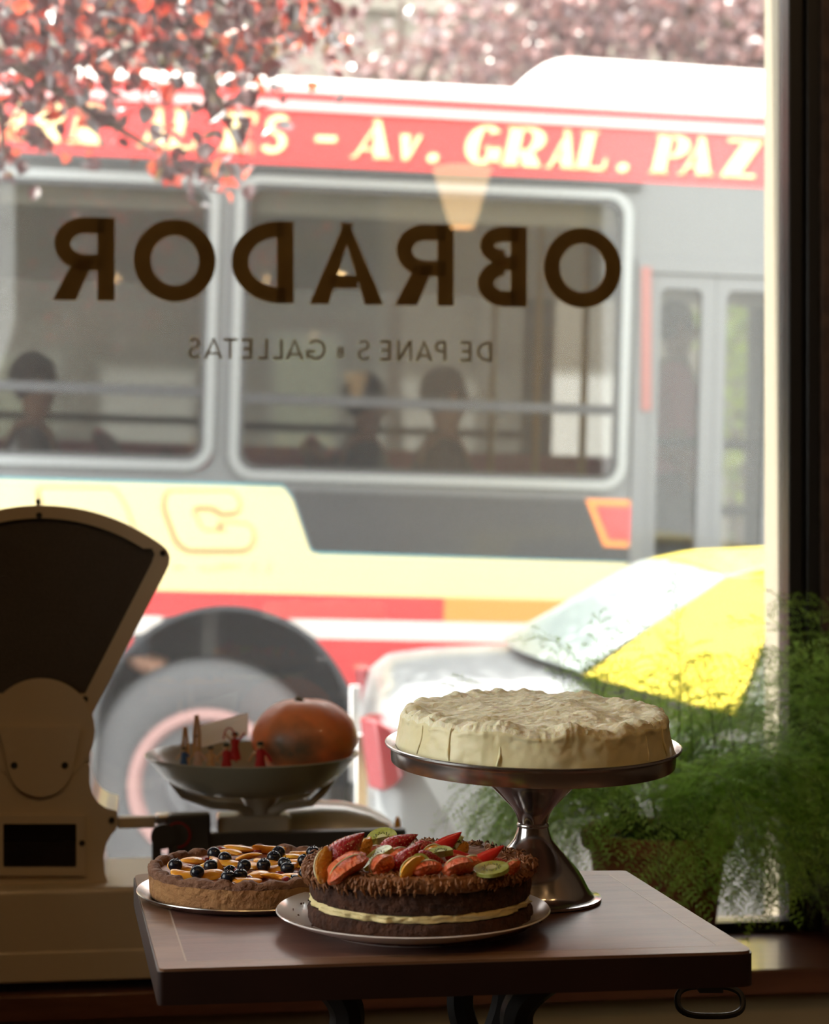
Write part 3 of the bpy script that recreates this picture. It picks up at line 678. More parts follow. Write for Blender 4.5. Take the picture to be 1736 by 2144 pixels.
for i, (px, py, lab) in enumerate(bl):
    p = on_tart(px, py, .0090 if 'sunk' not in lab else .002)
    M = Matrix.Translation(p) @ Matrix.Rotation(rnd.uniform(0, 6), 4, 'Z') @ Matrix.Rotation(rnd.uniform(-.9, .9), 4, 'X')
    if i == 0: bb0.location = M.to_translation(); bb0.rotation_euler = M.to_euler(); bb0['label'] = 'dark blueberry on the tart, '+lab
    else: copy_tree(bb0, M, 'dark blueberry on the tart, '+lab)
rd = [(395, 1815), (520, 1838), (585, 1829), (460, 1776), (540, 1781), (600, 1840), (500, 1822), (430, 1800)]
rl = ['by the left peach slices', 'beside the central blueberry pair', 'on the middle right peach slice', 'on the back crust left of centre', 'on the back crust at centre', 'at the front crust on the right', 'between the central blueberries', 'near the left back crust']
for (px, py), lab in zip(rd, rl):
    p = on_tart(px, py, .005)
    solo('red_fruit_flake', MB().ball((0, 0, 0), (.005, .0035, .0025), 12, 8, fn=lambda d: 1+.3*fbm((d.x*2+px, d.y*2, d.z*2), 2)), m_redb, 'dark red baked fruit flake '+lab, 'fruit', 'red fruit flakes on the tart').location = p

# ================================================================== SHOP SCALE ON THE SILL
m_enam = mat('grey_cream_enamel', (0.62, 0.52, 0.38), 0.30, coat=0.35, bump=0.03, bscale=10)
m_enam_in = mat('pan_enamel', (0.38, 0.36, 0.27), 0.32, coat=0.25)
m_mesh = mat('fan_mesh', (0.060, 0.045, 0.032), 0.55, var=(0.045, 0.032, 0.022), vscale=260, bump=0.4, bscale=500)
m_screw = mat('dark_screw', (0.02, 0.018, 0.016), 0.5)
m_beam = mat('scale_beam_dark', (0.040, 0.037, 0.035), 0.42)
m_red_dot = mat('red_enamel', (0.30, 0.02, 0.02), 0.4)
m_sglass = glassmat('scale_glass', (0.55, 0.55, 0.55), 0.08)
def WPoly(pts, v): return [wray(px, py, v) for px, py in pts]
ub, zb = wray(120, 2060, -0.275)
sc = thing('fan_scale', 'old cream enamel shop scale with fan head and round pan', 'scale', M=WM @ Matrix.Translation((ub, -0.15, ZS)))
def arcpts(cx, cy_, R, x0, x1, n=24): return [(x0+(x1-x0)*i/n, cy_-math.sqrt(R*R-(x0+(x1-x0)*i/n-cx)**2)) for i in range(n+1)]
def mirror(pts, cx=85): return [(2*cx-x, y) for x, y in reversed(pts)]
rt = [p for p in arcpts(85, 1482, 424, 88, 322)]+[(338, 1141), (350, 1152), (356, 1166), (354, 1183), (346, 1200), (195, 1492), (190, 1512), (188, 1560)]
head = rt+[(188, 1640), (150, 1660)]; head = head+mirror(head)
VH = -0.225
obj('head_shell', MB().prism(WPoly(head, VH), VH+.004, -0.12, WM), m_enam, sc, smooth=50, bevel=.006, bseg=3)
rt2 = arcpts(85, 1482, 397, 87, 300)+[(318, 1148), (324, 1160), (318, 1178), (178, 1452)]
hole = rt2+mirror(rt2)
outl = [(x if abs(x-85) < 1 else (x-2.5 if x > 85 else x+2.5), y+3) for x, y in (rt[:-1]+mirror(rt[:-1]))]
obj('head_frame', MB().prism([WPoly(outl, VH), WPoly(hole, VH)], VH-.006, VH+.006, WM), m_enam, sc, smooth=40, bevel=.002)
obj('fan_mesh_panel', MB().prism(WPoly(hole, VH), VH+.0015, VH+.006, WM), m_mesh, sc, smooth=0)
body = [(188, 1600), (188, 1640), (193, 1662), (205, 1680), (222, 1692), (246, 1698), (246, 1733), (232, 1750), (222, 1768), (217, 1795), (220, 1830), (230, 1858), (240, 1872)]
body = body+mirror(body); VBd = -0.235
obj('column_body', MB().prism(rpoly(WPoly(body, VBd), .004, 3), VBd, -0.075, WM), m_enam, sc, smooth=50, bevel=.010, bseg=4)
def disc(px, py, r, v, d, m, name, parent=sc, n=24, rz=None):
    u, z = wray(px, py, v); q = MB(); q.prism([(u+r*math.cos(2*PI*i/n), z+(rz or r)*math.sin(2*PI*i/n)) for i in range(n)], v-d, v+.002, WM); return obj(name, q, m, parent, bevel=min(.001, d*.4))
disc(85, 1532, .079, VBd, .0015, m_enam, 'pivot_disc', n=64)
sh = [(172, 1520), (158, 1580), (150, 1618), (138, 1645), (112, 1662), (85, 1667)]; sh = sh+mirror(sh)
obj('shield_plate', MB().prism(rpoly(WPoly(sh, VBd), .01), VBd-.008, VBd, WM), m_enam, sc, bevel=.003)
for px, py, v in ((30, 1602, VBd-.006), (136, 1602, VBd-.006), (82, 1079, VH-.006), (341, 1158, VH-.006), (178, 1464, VH-.006), (172, 1765, VBd-.006), (234, 1717, VBd)):
    disc(px, py, .0045 if py < 1500 or px > 150 else .0050, v, .003, m_screw, 'screw')
u, z = wray(80, 1058, -.2); q = MB().lathe([(0, .010), (.003, .009), (.0045, .006), (.003, .003), (.0025, -.004), (0, -.004)], 16, c=tuple(WP(u, -.2, z))); obj('finial', q, m_screw, sc)
fo = WPoly([(-6, 1706), (180, 1706), (180, 1832), (-6, 1832)], VBd-.004); fi = WPoly([(7, 1724), (160, 1724), (160, 1815), (7, 1815)], VBd-.004)
obj('lower_frame', MB().prism([rpoly(fo, .003), rpoly(fi, .002)], VBd-.008, VBd+.001, WM), m_enam, sc, bevel=.0015)
obj('lower_glass', MB().prism(fi, VBd-.003, VBd-.002, WM), m_sglass, sc, smooth=0)
q = MB().prism(WPoly([(7, 1724), (160, 1724), (160, 1762), (7, 1762)], VBd-.004), VBd-.0015, VBd-.0005, WM); obj('dark_recess', q, m_beam, sc, smooth=0)
# base: enamel box on a plinth and feet
def ubox(px0, py0, px1, py1, v0, v1, name, m, bev=.004, vv=None):
    a = wray(px0, py0, v0 if vv is None else vv); b = wray(px1, py1, v0 if vv is None else vv)
    return obj(name, MB().box(min(a[0], b[0]), max(a[0], b[0]), v0, v1, min(a[1], b[1]), max(a[1], b[1]), WM), m, sc, bevel=bev, bseg=3)
ubox(-260, 1871, 800, 1998, -.278, -.035, 'base_box', m_enam, .008)
ubox(-262, 2003, 803, 2034, -.280, -.033, 'plinth', m_enam, .004)
u0 = wray(-262, 2030, -.28)[0]; u1 = wray(803, 2030, -.28)[0]; zpl = wray(0, 2034, -.28)[1]
for uu in (u0+.03, u1-.03):
    for vv in (-.25, -.06):
        obj('rubber_foot', MB().lathe([(0, 0), (.018, 0), (.020, .004), (.020, zpl-ZS-.002), (0, zpl-ZS)], 20, c=tuple(WP(uu, vv, ZS))), m_screw, sc)
ubox(-250, 1996, 795, 2005, -.268, -.045, 'base_groove', m_screw, 0)
# rear housing: rounded hump at the right of the base
secs = []
hp = [(570, 1752, 1690), (620, 1752, 1683), (670, 1752, 1679), (720, 1752, 1681), (770, 1752, 1692), (805, 1752, 1708), (826, 1752, 1725), (838, 1752, 1742)]
vq = -.10
for px, pb, pt in hp:
    u, z0 = wray(px, 1880, vq); z1 = wray(px, pt, vq)[1]; hw = .075; ring = []
    for j in range(24):
        a = 2*PI*j/24; cc = math.cos(a); ss = math.sin(a); zz = z0+(z1-z0)*(.5+.5*math.copysign(abs(ss)**.55, ss)); ring.append((u, vq+hw*math.copysign(abs(cc)**.6, cc), zz))
    secs.append(ring)
obj('rear_housing', MB().loft(secs, WM), m_enam, sc, smooth=60)
u, z = wray(832, 1727, -.165); obj('orange_indicator', MB().ball(tuple(WP(u, -.168, z)), (.005, .004, .014), 12, 8), mat('orange_lens', (0.8, 0.35, 0.03), 0.3), sc)
# beam and joint
ubox(438, 1746, 850, 1800, -.225, -.205, 'beam', m_beam, .002)
ubox(352, 1707, 441, 1800, -.232, -.200, 'beam_block', m_beam, .004)
ubox(246, 1712, 325, 1734, -.215, -.195, 'balance_arm', m_enam, .003)
ubox(325, 1707, 356, 1727, -.222, -.190, 'arm_joint', m_steel_b, .004)
ubox(318, 1765, 338, 1845, -.240, -.222, 'link_post', m_beam, .003)
ubox(352, 1770, 372, 1845, -.240, -.222, 'link_post', m_beam, .003)
disc(342, 1750, .0185, -.236, .010, m_beam, 'link_hub', n=36); disc(372, 1748, .0195, -.233, .004, m_red_dot, 'red_ring', n=36)
disc(372, 1748, .0165, -.237, .002, m_beam, 'ring_cap', n=36)
# pan support
uc = wray(527, 1580, -.18)[0]; zr = wray(527, 1580, -.18)[1]; pc = WP(uc, -.18, zr)
def zz(py): return wray(527, py, -.18)[1]
ust = wray(545, 1700, -.18)[0]; cs = WP(ust, -.18, 0)
obj('pan_column', MB().lathe([(.026, zz(1880)), (.026, zz(1755)), (.030, zz(1745)), (.030, zz(1738)), (.022, zz(1725)), (.021, zz(1690)), (.028, zz(1672)), (.034, zz(1652))], 32, c=(cs.x, cs.y, 0)), m_enam, sc)
for s_ in (-1, 1):
    for dv in (-.035, .05):
        pts = [WP(ust+s_*.015, -.18+dv*.4, zz(1700)), WP(ust+s_*.035, -.18+dv*.7, zz(1684)), WP(ust+s_*.075, -.18+dv, zz(1676)), WP(uc+s_*.105, -.18+dv, zz(1655)), WP(uc+s_*.122, -.18+dv, zz(1625))]
        if s_ == 1 or True: obj('pan_arm', MB().tube(pts, [.008, .007, .0065, .006, .005], 10), m_enam, sc)
obj('knob', MB().ball(tuple(WP(wray(480, 1730, -.19)[0], -.19, zz(1731))), .015, 16, 10), m_enam, sc)
ubox(455, 1712, 610, 1746, -.215, -.15, 'pan_bracket', m_enam, .006)
hh = (zr-zz(1668))*.84
obj('pan', MB().lathe([(0, -hh), (.085, -hh), (.105, -hh*.93), (.125, -hh*.74), (.143, -hh*.42), (.154, -hh*.14), (.1605, -.002), (.1625, .0015), (.1612, .0028), (.158, .001), (.151, -hh*.13), (.140, -hh*.40), (.123, -hh*.68), (.104, -hh*.86), (.085, -hh*.93), (0, -hh*.93)], 96, c=tuple(pc)), m_enam_in, sc)

# pumpkin
m_pump = mat('pumpkin_skin', (0.95, 0.30, 0.10), 0.5, var=(0.88, 0.20, 0.06), vscale=12, bump=0.15, bscale=60, coat=0.15)
nt = m_pump.node_tree; b = nt.nodes['Principled BSDF']; nz = nt.nodes.new('ShaderNodeTexNoise'); nz.inputs['Scale'].default_value = 16; nz.inputs['Detail'].default_value = 6
tc = nt.nodes.new('ShaderNodeTexCoord'); nt.links.new(tc.outputs['Object'], nz.inputs['Vector'])
vm = nt.nodes.new('ShaderNodeVectorMath'); vm.operation = 'DISTANCE'; nt.links.new(tc.outputs['Object'], vm.inputs[0]); vm.inputs[1].default_value = (-0.020, -0.080, 0.052)
mr_ = nt.nodes.new('ShaderNodeMapRange'); mr_.inputs[1].default_value = 0.056; mr_.inputs[2].default_value = 0.015; nt.links.new(vm.outputs['Value'], mr_.inputs[0])
ad = nt.nodes.new('ShaderNodeMath'); ad.operation = 'MULTIPLY_ADD'; nt.links.new(nz.outputs['Fac'], ad.inputs[0]); ad.inputs[1].default_value = 2.4; ad.inputs[2].default_value = -1.25
a2 = nt.nodes.new('ShaderNodeMath'); a2.operation = 'ADD'; a2.use_clamp = True; nt.links.new(ad.outputs[0], a2.inputs[0]); nt.links.new(mr_.outputs[0], a2.inputs[1])
mx = nt.nodes.new('ShaderNodeMix'); mx.data_type = 'RGBA'; src = b.inputs['Base Color'].links[0].from_socket
nt.links.new(a2.outputs[0], mx.inputs[0]); nt.links.new(src, mx.inputs[6]); mx.inputs[7].default_value = (0.10, 0.085, 0.05, 1); nt.links.new(mx.outputs[2], b.inputs['Base Color'])
Dp = pc.y; pp = P(638, 1544, Dp+.0); zbot = zr-hh*.93+.008
pz = pp.z-.058; pk = thing('pumpkin', 'orange pumpkin with green-brown scar lying in the scale pan', 'pumpkin', (pp.x, pp.y, pz))
rib = lambda d: (1-.012*abs(math.cos(5*math.atan2(d.y, d.x)))**6*(1-abs(d.z)**4))*(1-.14*math.exp(-((1-abs(d.z))/.035)))*(1+.05*(1-d.z*d.z)**2)
obj('flesh', MB().ball((pp.x, pp.y, pp.z), (.0775, .0775, .062), 80, 40, fn=rib), m_pump, pk, smooth=80)
obj('stem', MB().tube([(pp.x-.008, pp.y, pp.z+.052), (pp.x-.008, pp.y, pp.z+.0575), (pp.x-.006, pp.y, pp.z+.0605)], [.010, .007, .006], 8), mat('dry_stem', (0.12, 0.09, 0.04), 0.8), pk)
# card and little figures in the pan
m_card = leafmat('white_card', [(0.0, (0.86, 0.82, 0.76)), (1.0, (0.86, 0.82, 0.76))], 0.55, (0.92, 0.88, 0.82), rough=0.6); m_peg = mat('pale_peg_wood', (0.62, 0.40, 0.20), 0.6, var=(0.5, 0.3, 0.15), vscale=60)
m_dred = mat('red_cloth', (0.42, 0.012, 0.015), 0.7); m_dpink = mat('pale_pink_cloth', (0.62, 0.42, 0.34), 0.7); m_dblue = mat('blue_cloth', (0.05, 0.12, 0.30), 0.7); m_dgreen = mat('dark_hair', (0.03, 0.035, 0.02), 0.7)
zfl = zr-hh*.93
Dc = pc.y-.02
cp = [P(x, y, Dc+.01*i) for i, (x, y) in enumerate([(410, 1568), (519, 1539), (520, 1493), (412, 1521)])]
q = MB(); nn = (cp[1]-cp[0]).cross(cp[3]-cp[0]).normalized()*.0012; q.add([*cp, *[p+nn for p in cp]], [(0, 1, 2, 3), (7, 6, 5, 4), (0, 4, 5, 1), (1, 5, 6, 2), (2, 6, 7, 3), (3, 7, 4, 0)])
solo('card', q, m_card, 'blank white card clipped upright in the scale pan', 'card', smooth=0)
def peg(px, py0, py1, D, lab):
    t = thing('clothes_peg', lab, 'peg', tuple(P(px, py1, D)), group='little wooden pegs in the scale pan')
    a = P(px, py0, D); b = P(px, py1, D)
    for s_ in (-1, 1): obj('jaw', MB().tube([b+Vector((s_*.004, 0, 0)), b.lerp(a, .5)+Vector((s_*.0035, 0, 0)), a+Vector((s_*.0015, 0, 0))], [.0028, .0032, .002], 6), m_peg, t)
    c = b.lerp(a, .45); obj('spring', MB().tube([c+Vector((.0045*math.cos(i*.9), .0045*math.sin(i*.9)-.001, -.003+i*.0008)) for i in range(9)], .0009, 5), m_steel_b, t)
peg(412, 1497, 1578, Dc-.012, 'taller wooden peg holding the left edge of the card')
peg(388, 1522, 1608, Dc-.03, 'short wooden peg at the far left of the figures')
def doll(px, ptop, pbot, D, cloth, hair, lab, arm=1.0):
    hb = P(px, pbot, D); ht = P(px, ptop, D); H = ht.z-hb.z; t = thing('little_doll', lab, 'figurine', tuple(hb), group='tiny dolls in the scale pan')
    c = lambda z: (hb.x, hb.y, hb.z+H*z)
    obj('body', MB().lathe([(0, 0), (H*.22, 0), (H*.20, H*.1), (H*.13, H*.45), (H*.15, H*.62), (H*.12, H*.72), (H*.05, H*.76), (0, H*.77)], 14, c=tuple(hb)), cloth, t)
    obj('head', MB().ball(c(.86), H*.11, 12, 8), m_peg, t)
    obj('hair', MB().ball(c(.91), (H*.115, H*.115, H*.09), 12, 8), hair, t)
    for s_ in (-1, 1):
        a = Vector(c(.68)); obj('arm', MB().tube([a+Vector((s_*H*.1, 0, 0)), a+Vector((s_*H*.26, -.003, -H*.13*arm)), a+Vector((s_*H*.36, -.006, -H*.30*arm))], [H*.055, H*.045, H*.03], 6), cloth if s_ > 0 else m_peg, t)
doll(474, 1555, 1618, Dc-.05, m_dred, m_dgreen, 'red tiny doll at front beneath the card')
doll(545, 1552, 1618, Dc-.05, m_dred, m_dgreen, 'red tiny doll leaning on the pumpkin front')
doll(492, 1532, 1590, Dc+.0, m_dred, m_dgreen, 'red tiny doll behind, overlapping the card corner', arm=-1)
doll(414, 1560, 1614, Dc-.045, m_dpink, m_peg, 'pale pink tiny doll under the left of the card')
doll(441, 1562, 1616, Dc-.04, m_peg, m_dgreen, 'straw coloured tiny doll between the pink and red ones')
doll(385, 1564, 1606, Dc-.035, m_dblue, m_dgreen, 'blue tiny doll at the left edge of the pan')
q = MB()
for i in range(11): a = PI*i/10; q.tube([P(480-12*math.cos(a), 1548-24*math.sin(a), Dc-.03), P(480-12*math.cos(a+.32), 1548-24*math.sin(a+.32), Dc-.03)], .0011, 5)
solo('wire_loop', q, m_dred, 'thin looped twig standing in front of the card', 'twig')

# ================================================================== FERNS AND POTS
m_terra = mat('terracotta', (0.34, 0.115, 0.05), 0.8, var=(0.24, 0.08, 0.04), vscale=14, bump=0.2, bscale=60)
m_soil = mat('soil', (0.03, 0.02, 0.012), 0.95, bump=0.8, bscale=60)
m_fern = leafmat('fern_needles', [(0.0, (0.20, 0.34, 0.05)), (0.5, (0.32, 0.52, 0.09)), (1.0, (0.48, 0.64, 0.17))], 0.55, (0.55, 0.85, 0.18), rough=0.5)
m_fstem = mat('fern_stem', (0.08, 0.12, 0.03), 0.6)
def frond(q, st_, base, dirv, L, droop, nb, needle, rr, width=.09):
    pts = []; p = Vector(base); d = Vector(dirv).normalized(); n = 14
    for i in range(n+1):
        pts.append(p.copy()); d = (d+Vector((rr.uniform(-.05, .05), rr.uniform(-.05, .05), -droop*(i/n)*.22))).normalized(); p = p+d*(L/n)
    st_.tube(pts, [.0011*(1-.7*i/n) for i in range(n+1)], 4, cap=False)
    side = (pts[-1]-pts[0]).cross(Vector((rr.uniform(-.4, .4), rr.uniform(-.4, .4), 1)))
    side = side.normalized() if side.length > 1e-5 else Vector((1, 0, 0))
    for k in range(nb):
        t = .22+.78*(k+rr.random()*.6)/nb; x = t*n; i = min(n-1, int(x)); c = pts[i].lerp(pts[i+1], x-i); ax = (pts[min(n, i+1)]-pts[max(0, i-1)]).normalized()
        s_ = 1 if k % 2 else -1; bl_ = width*math.sin(PI*min(1, (t-.1)*1.02))**.8*rr.uniform(.6, 1.1)+.012
        bd = (side*s_+ax*.75+Vector((rr.uniform(-.25, .25), rr.uniform(-.25, .25), rr.uniform(-.2, .2)))).normalized(); nrm = ax.cross(bd).normalized(); m_ = max(4, int(bl_*150))
        for j in range(m_):
            e = c+bd*bl_*(j+.5)/m_+Vector((0, 0, -.25*bl_*(j/m_)**2)); lat = ax.cross(nrm) if False else bd.cross(nrm)
            for s2 in (-1, 1):
                nd = (bd*.6+lat*s2*rr.uniform(.5, 1)+nrm*rr.uniform(-.5, .5)).normalized(); ln = needle*rr.uniform(.6, 1.2); wv = nd.cross(nrm)
                if wv.length < 1e-4: continue
                wv = wv.normalized()*.0011; q.add([e-wv, e+wv, e+nd*ln], [(0, 1, 2)])
def inroom(p): return (Vector(p)-WO).dot(WN)
def fern(name, lab, M, pot_r, pot_h, nfr, seed, Lr, spread, need=.010, pots=True, aim=None, droop=(.5, 2.2), up=(.5, 1.2), bias=(0, 0)):
    rr = random.Random(seed); c = M.to_translation(); t = thing(name, lab, 'plant', M=M, group='potted feathery ferns')
    obj('pot', MB().lathe([(0, 0), (pot_r*.70, 0), (pot_r*.72, .004), (pot_r*.89, pot_h*.84), (pot_r*.895, pot_h*.86), (pot_r*1.0, pot_h*.865), (pot_r*1.02, pot_h*.98), (pot_r*1.0, pot_h), (pot_r*.93, pot_h), (pot_r*.91, pot_h*.97), (pot_r*.88, pot_h*.86)], 64, c=tuple(c)), m_terra, t)
    obj('soil', MB().lathe([(pot_r*.89, pot_h*.88), (pot_r*.5, pot_h*.91), (0, pot_h*.92)], 32, c=tuple(c)), m_soil, t)
    q, s_ = MB(), MB()
    for i in range(nfr):
        a = rr.uniform(0, 2*PI); e = rr.uniform(*up); r0 = pot_r*.5*rr.random()
        u_, v_ = math.cos(a)*spread+bias[0], math.sin(a)*spread*.8+bias[1]
        if v_ > 0: v_ *= .35
        dv = WU*u_+WN*v_+Vector((0, 0, e)); L = rr.uniform(*Lr)
        b_ = c+WU*(math.cos(a)*r0)+WN*(math.sin(a)*r0)+Vector((0, 0, pot_h*.92))
        frond(q, s_, b_, dv, L, rr.uniform(*droop), int(L*85), need, rr)
    for mb_ in (q, s_):
        for i, p in enumerate(mb_.v):
            dd = (Vector(p)-WO).dot(WN)
            if dd > -.055: mb_.v[i] = tuple(Vector(p)-WN*(dd+.055)*1.0)
    obj('fronds', q, m_fern, t, smooth=0, kind='stuff'); obj('stems', s_, m_fstem, t, smooth=60, kind='stuff'); return t
up_, _z = wray(1376, 1735, -.155)
MP = WM @ Matrix.Translation((up_, -.155, ZS))
fern('potted_fern', 'feathery green fern in terracotta pot beside the cake stand', MP, .120, .198, 210, 3, (.20, .42), .95, droop=(.8, 3.4), up=(.5, 1.5))
# the tall sprays of the same kind that climb against the pane
rr = random.Random(21); q, s_ = MB(), MB(); c0 = MP @ Vector((0, 0, .18))
for (x0, y0, x1, y1, L) in ((1250, 1560, 1260, 1290, .2), (1230, 1600, 1300, 1300, .26), (1420, 1560, 1440, 1210, .3), (1200, 1600, 1170, 1370, .2), (1480, 1600, 1560, 1330, .3), (1380, 1640, 1400, 1380, .25), (1500, 1600, 1480, 1380, .3),
                              (1560, 1600, 1600, 1370, .25), (1450, 1620, 1450, 1420, .25), (1540, 1600, 1530, 1420, .2), (1600, 1640, 1640, 1450, .2), (1350, 1600, 1340, 1450, .2)):
    a = P(x0, y0, 3.03); b_ = P(x1, y1, 3.05); s_.tube([c0, c0.lerp(a, .6)+Vector((0, 0, .02)), a], [.0014, .0012, .001], 4, cap=False)
    frond(q, s_, a, b_-a, (b_-a).length*1.05, .5, int((b_-a).length*95), .008, rr, width=.035)
for mb_ in (q, s_):
    for i, p in enumerate(mb_.v):
        dd = (Vector(p)-WO).dot(WN)
        if dd > -.012: mb_.v[i] = tuple(Vector(p)-WN*(dd+.012))
pf = bpy.data.objects['potted_fern']
obj('climbing_fronds', q, m_fern, pf, smooth=0, kind='stuff'); obj('climbing_stems', s_, m_fstem, pf, smooth=60, kind='stuff')
fern('potted_fern', 'fern at the right end of the sill before the black frame', WM @ Matrix.Translation((.215, -.16, ZS)), .085, .16, 95, 11, (.20, .55), .5, droop=(.8, 3.0), up=(.8, 1.9), bias=(-.12, 0))
fern('potted_fern', 'dim fern standing on the floor under the table', Matrix.Translation((.34, 2.62, 0.0)), .09, .16, 60, 14, (.14, .30), .8, droop=(.6, 2.5), up=(.6, 1.4))

# ================================================================== LAMPS
m_shade = mat('lit_lamp_shade', (0.8, 0.6, 0.35), 0.7, emit=(1.0, 0.62, 0.28, 3.2)); m_bulb = mat('warm_bulb', (1, 0.8, 0.5), 0.5, emit=(1.0, 0.62, 0.27, 42.0)); m_cord = mat('lamp_cord', (0.02, 0.02, 0.02), 0.6)
def mirrorpt(px, py, D):
    p = P(px, py, D); d = (p-WO).dot(WN); return p-WN*2*d
lp = mirrorpt(968, 400, 6.0)
t = thing('pendant_lamp', 'cone pendant lamp whose warm reflection hangs in the window pane', 'lamp', tuple(lp)); r_ = 64/F*6.0
obj('lamp_shade', MB().lathe([(.035, -.115), (r_*.5, -.085), (r_*.98, .07), (r_*1.0, .075), (r_*.96, .07), (r_*.5, -.075), (.03, -.105)][::-1], 48, c=tuple(lp)), m_shade, t)
obj('cord', MB().tube([lp+Vector((0, 0, .06)), Vector((lp.x, lp.y, 3.2))], .003, 6), m_cord, t)
obj('lamp_rim', MB().lathe([(r_, .07), (r_+.004, .074), (r_+.004, .08), (r_-.01, .084), (.02, .1), (.0, .1)], 48, c=tuple(lp)), m_cord, t)
for i, (u, v, z) in enumerate(((-1.9, -2.5, 2.93), (-1.45, -2.8, 2.95), (-.8, -2.6, 2.93), (-.2, -2.8, 2.96), (.5, -2.5, 2.94))):
    p = WP(u, v, z); t = thing('hanging_bulb', 'small warm bare bulb under the ceiling behind the viewer, '+['leftmost', 'second from left', 'middle one', 'fourth from left', 'rightmost'][i], 'lamp', tuple(p), group='bare bulbs at the back of the room')
    obj('bulb', MB().ball(tuple(p), .045, 16, 10), m_bulb, t); obj('cord', MB().tube([p+Vector((0, 0, .04)), Vector((p.x, p.y, 3.2))], .003, 5), m_cord, t)

# ================================================================== STREET
m_road = mat('asphalt', (0.167, 0.167, 0.175), 0.9, var=(0.129, 0.129, 0.137), vscale=3, bump=0.2, bscale=50)
m_pave = mat('paving', (0.319, 0.312, 0.296), 0.85, var=(0.274, 0.266, 0.251), vscale=4)
ug, vg = B(430, 1650); VG = vg-.5                       # street level in bus coordinates
def SM(u, w, v): return BM @ Vector((u, w, v))
struct('ground_street', MB().box(-40, 40, -3.55, 7.2, VG-.3, VG, BM), m_road)
struct('ground_pavement', MB().box(-12, 12, -7.6+3.35+.15-.05, -3.55, VG-.3, VG+.12, BM), m_pave)
struct('ground_far_pavement', MB().box(-40, 40, 7.2, 12.2, VG-.3, VG+.13, BM), m_pave)
# facade across the street
m_stucco = mat('beige_stucco', (0.21, 0.185, 0.15), 0.85, var=(0.165, 0.145, 0.12), vscale=1.2, detail=6)
m_stucco2 = mat('pale_green_stucco', (0.35, 0.365, 0.274), 0.85); m_shut = mat('white_shutter', (0.562, 0.547, 0.532), 0.6); m_brown = mat('brown_door', (0.122, 0.076, 0.0532), 0.6)
m_frm = mat('grey_opening_frame', (0.304, 0.289, 0.258), 0.7); m_dk = mat('dark_opening', (0.0456, 0.0456, 0.0494), 0.4)
fa = thing('facade', 'beige building across the street behind the bus', 'building', M=BM @ Matrix.Translation((0, 12.2, VG)))
y0 = 12.2
q = MB().box(-40, 40, y0, y0+.6, VG, VG+7.6, BM)
obj('wall', q, m_stucco, fa)
q = MB()
for k in range(6): q.box(-40, 40, y0-.18, y0, VG+4.2+k*1.3, VG+4.32+k*1.3, BM)
obj('cornice', q, m_stucco, fa)
for i, (u, wd, z0, z1, m) in enumerate([(-4.3, .9, .1, 3.2, m_shut), (-2.9, .7, .1, 3.1, m_stucco2), (-1.55, 1.0, .8, 3.0, m_shut), (.0, .6, .1, 3.4, m_stucco2), (1.3, 1.1, .1, 3.0, m_shut), (2.75, .9, .1, 3.1, m_shut), (4.1, .6, .6, 2.9, m_brown), (5.2, 1.0, .1, 3.0, m_stucco2), (-5.9, 1.1, .1, 3.0, m_dk), (6.8, 1.0, .1, 3.0, m_shut)]):
    fr = obj('opening_frame', MB().box(u-wd/2-.08, u+wd/2+.08, y0-.06, y0+.01, VG+z0, VG+z1+.08, BM), m_frm, fa)
    obj('shutter', MB().box(u-wd/2, u+wd/2, y0-.10, y0-.05, VG+z0, VG+z1, BM), m, fr)
for u in (-1.0, 1.9, 3.5, 4.7): obj('pilaster', MB().box(u-.12, u+.12, y0-.15, y0, VG, VG+4, BM), m_stucco, fa, bevel=.02)

# ================================================================== BUS
m_bgrey = mat('bus_grey_paint', (0.0874, 0.0912, 0.095), 0.35, coat=0.3); m_bdark = mat('bus_dark_panel', (0.022, 0.023, 0.025), 0.4, coat=0.2)
m_bred = mat('bus_red_paint', (0.547, 0.0342, 0.038), 0.35, coat=0.2); m_bcream = mat('bus_cream_paint', (0.58, 0.475, 0.23), 0.4, coat=0.2)
m_bwhite = mat('bus_white_paint', (0.52, 0.48, 0.45), 0.4); m_borange = mat('bus_orange_paint', (0.646, 0.198, 0.0456), 0.4); m_bpink = mat('pink_highlight_trim', (0.608, 0.342, 0.342), 0.3)
m_bsilver = mat('window_aluminium', (0.205, 0.217, 0.22), 0.32, metal=0.4); m_teal = mat('teal_line', (0.076, 0.266, 0.304), 0.5)
m_rubber = mat('tyre_rubber', (0.076, 0.076, 0.0798), 0.8); m_arch = mat('wheel_well', (0.0266, 0.0289, 0.0342), 0.8)
m_bglass = glassmat('bus_glass', (0.60, 0.60, 0.58), 0.04, haze=0.07); m_bceil = mat('bus_ceiling', (0.85, 0.80, 0.68), 0.7); m_bfloor = mat('bus_floor', (0.228, 0.228, 0.22), 0.7)
m_lett = mat('cream_lettering', (0.699, 0.547, 0.274), 0.5); m_lshade = mat('letter_shadow_paint', (0.19, 0.0228, 0.0152), 0.5); m_lout = mat('tan_outline', (0.16, 0.09, 0.03), 0.5)
m_pole = mat('yellow_handrail', (0.532, 0.319, 0.0456), 0.35); m_seatm = mat('maroon_seat', (0.0912, 0.0228, 0.0342), 0.7); m_seatp = mat('pink_seat_edge', (0.456, 0.076, 0.106), 0.6)
bus = thing('city_bus', 'red, grey and cream city bus passing close outside the window', 'bus', M=BM @ Matrix.Translation((ug, 1.2, VG)))
U0, U1 = -5.2, 5.6
vr0 = lambda px, py: B(px, py)[1]
v_roof = B(950, 197)[1]; WR = 2.45
def BP(pts, w=0): return [B(x, y, w) for x, y in pts]
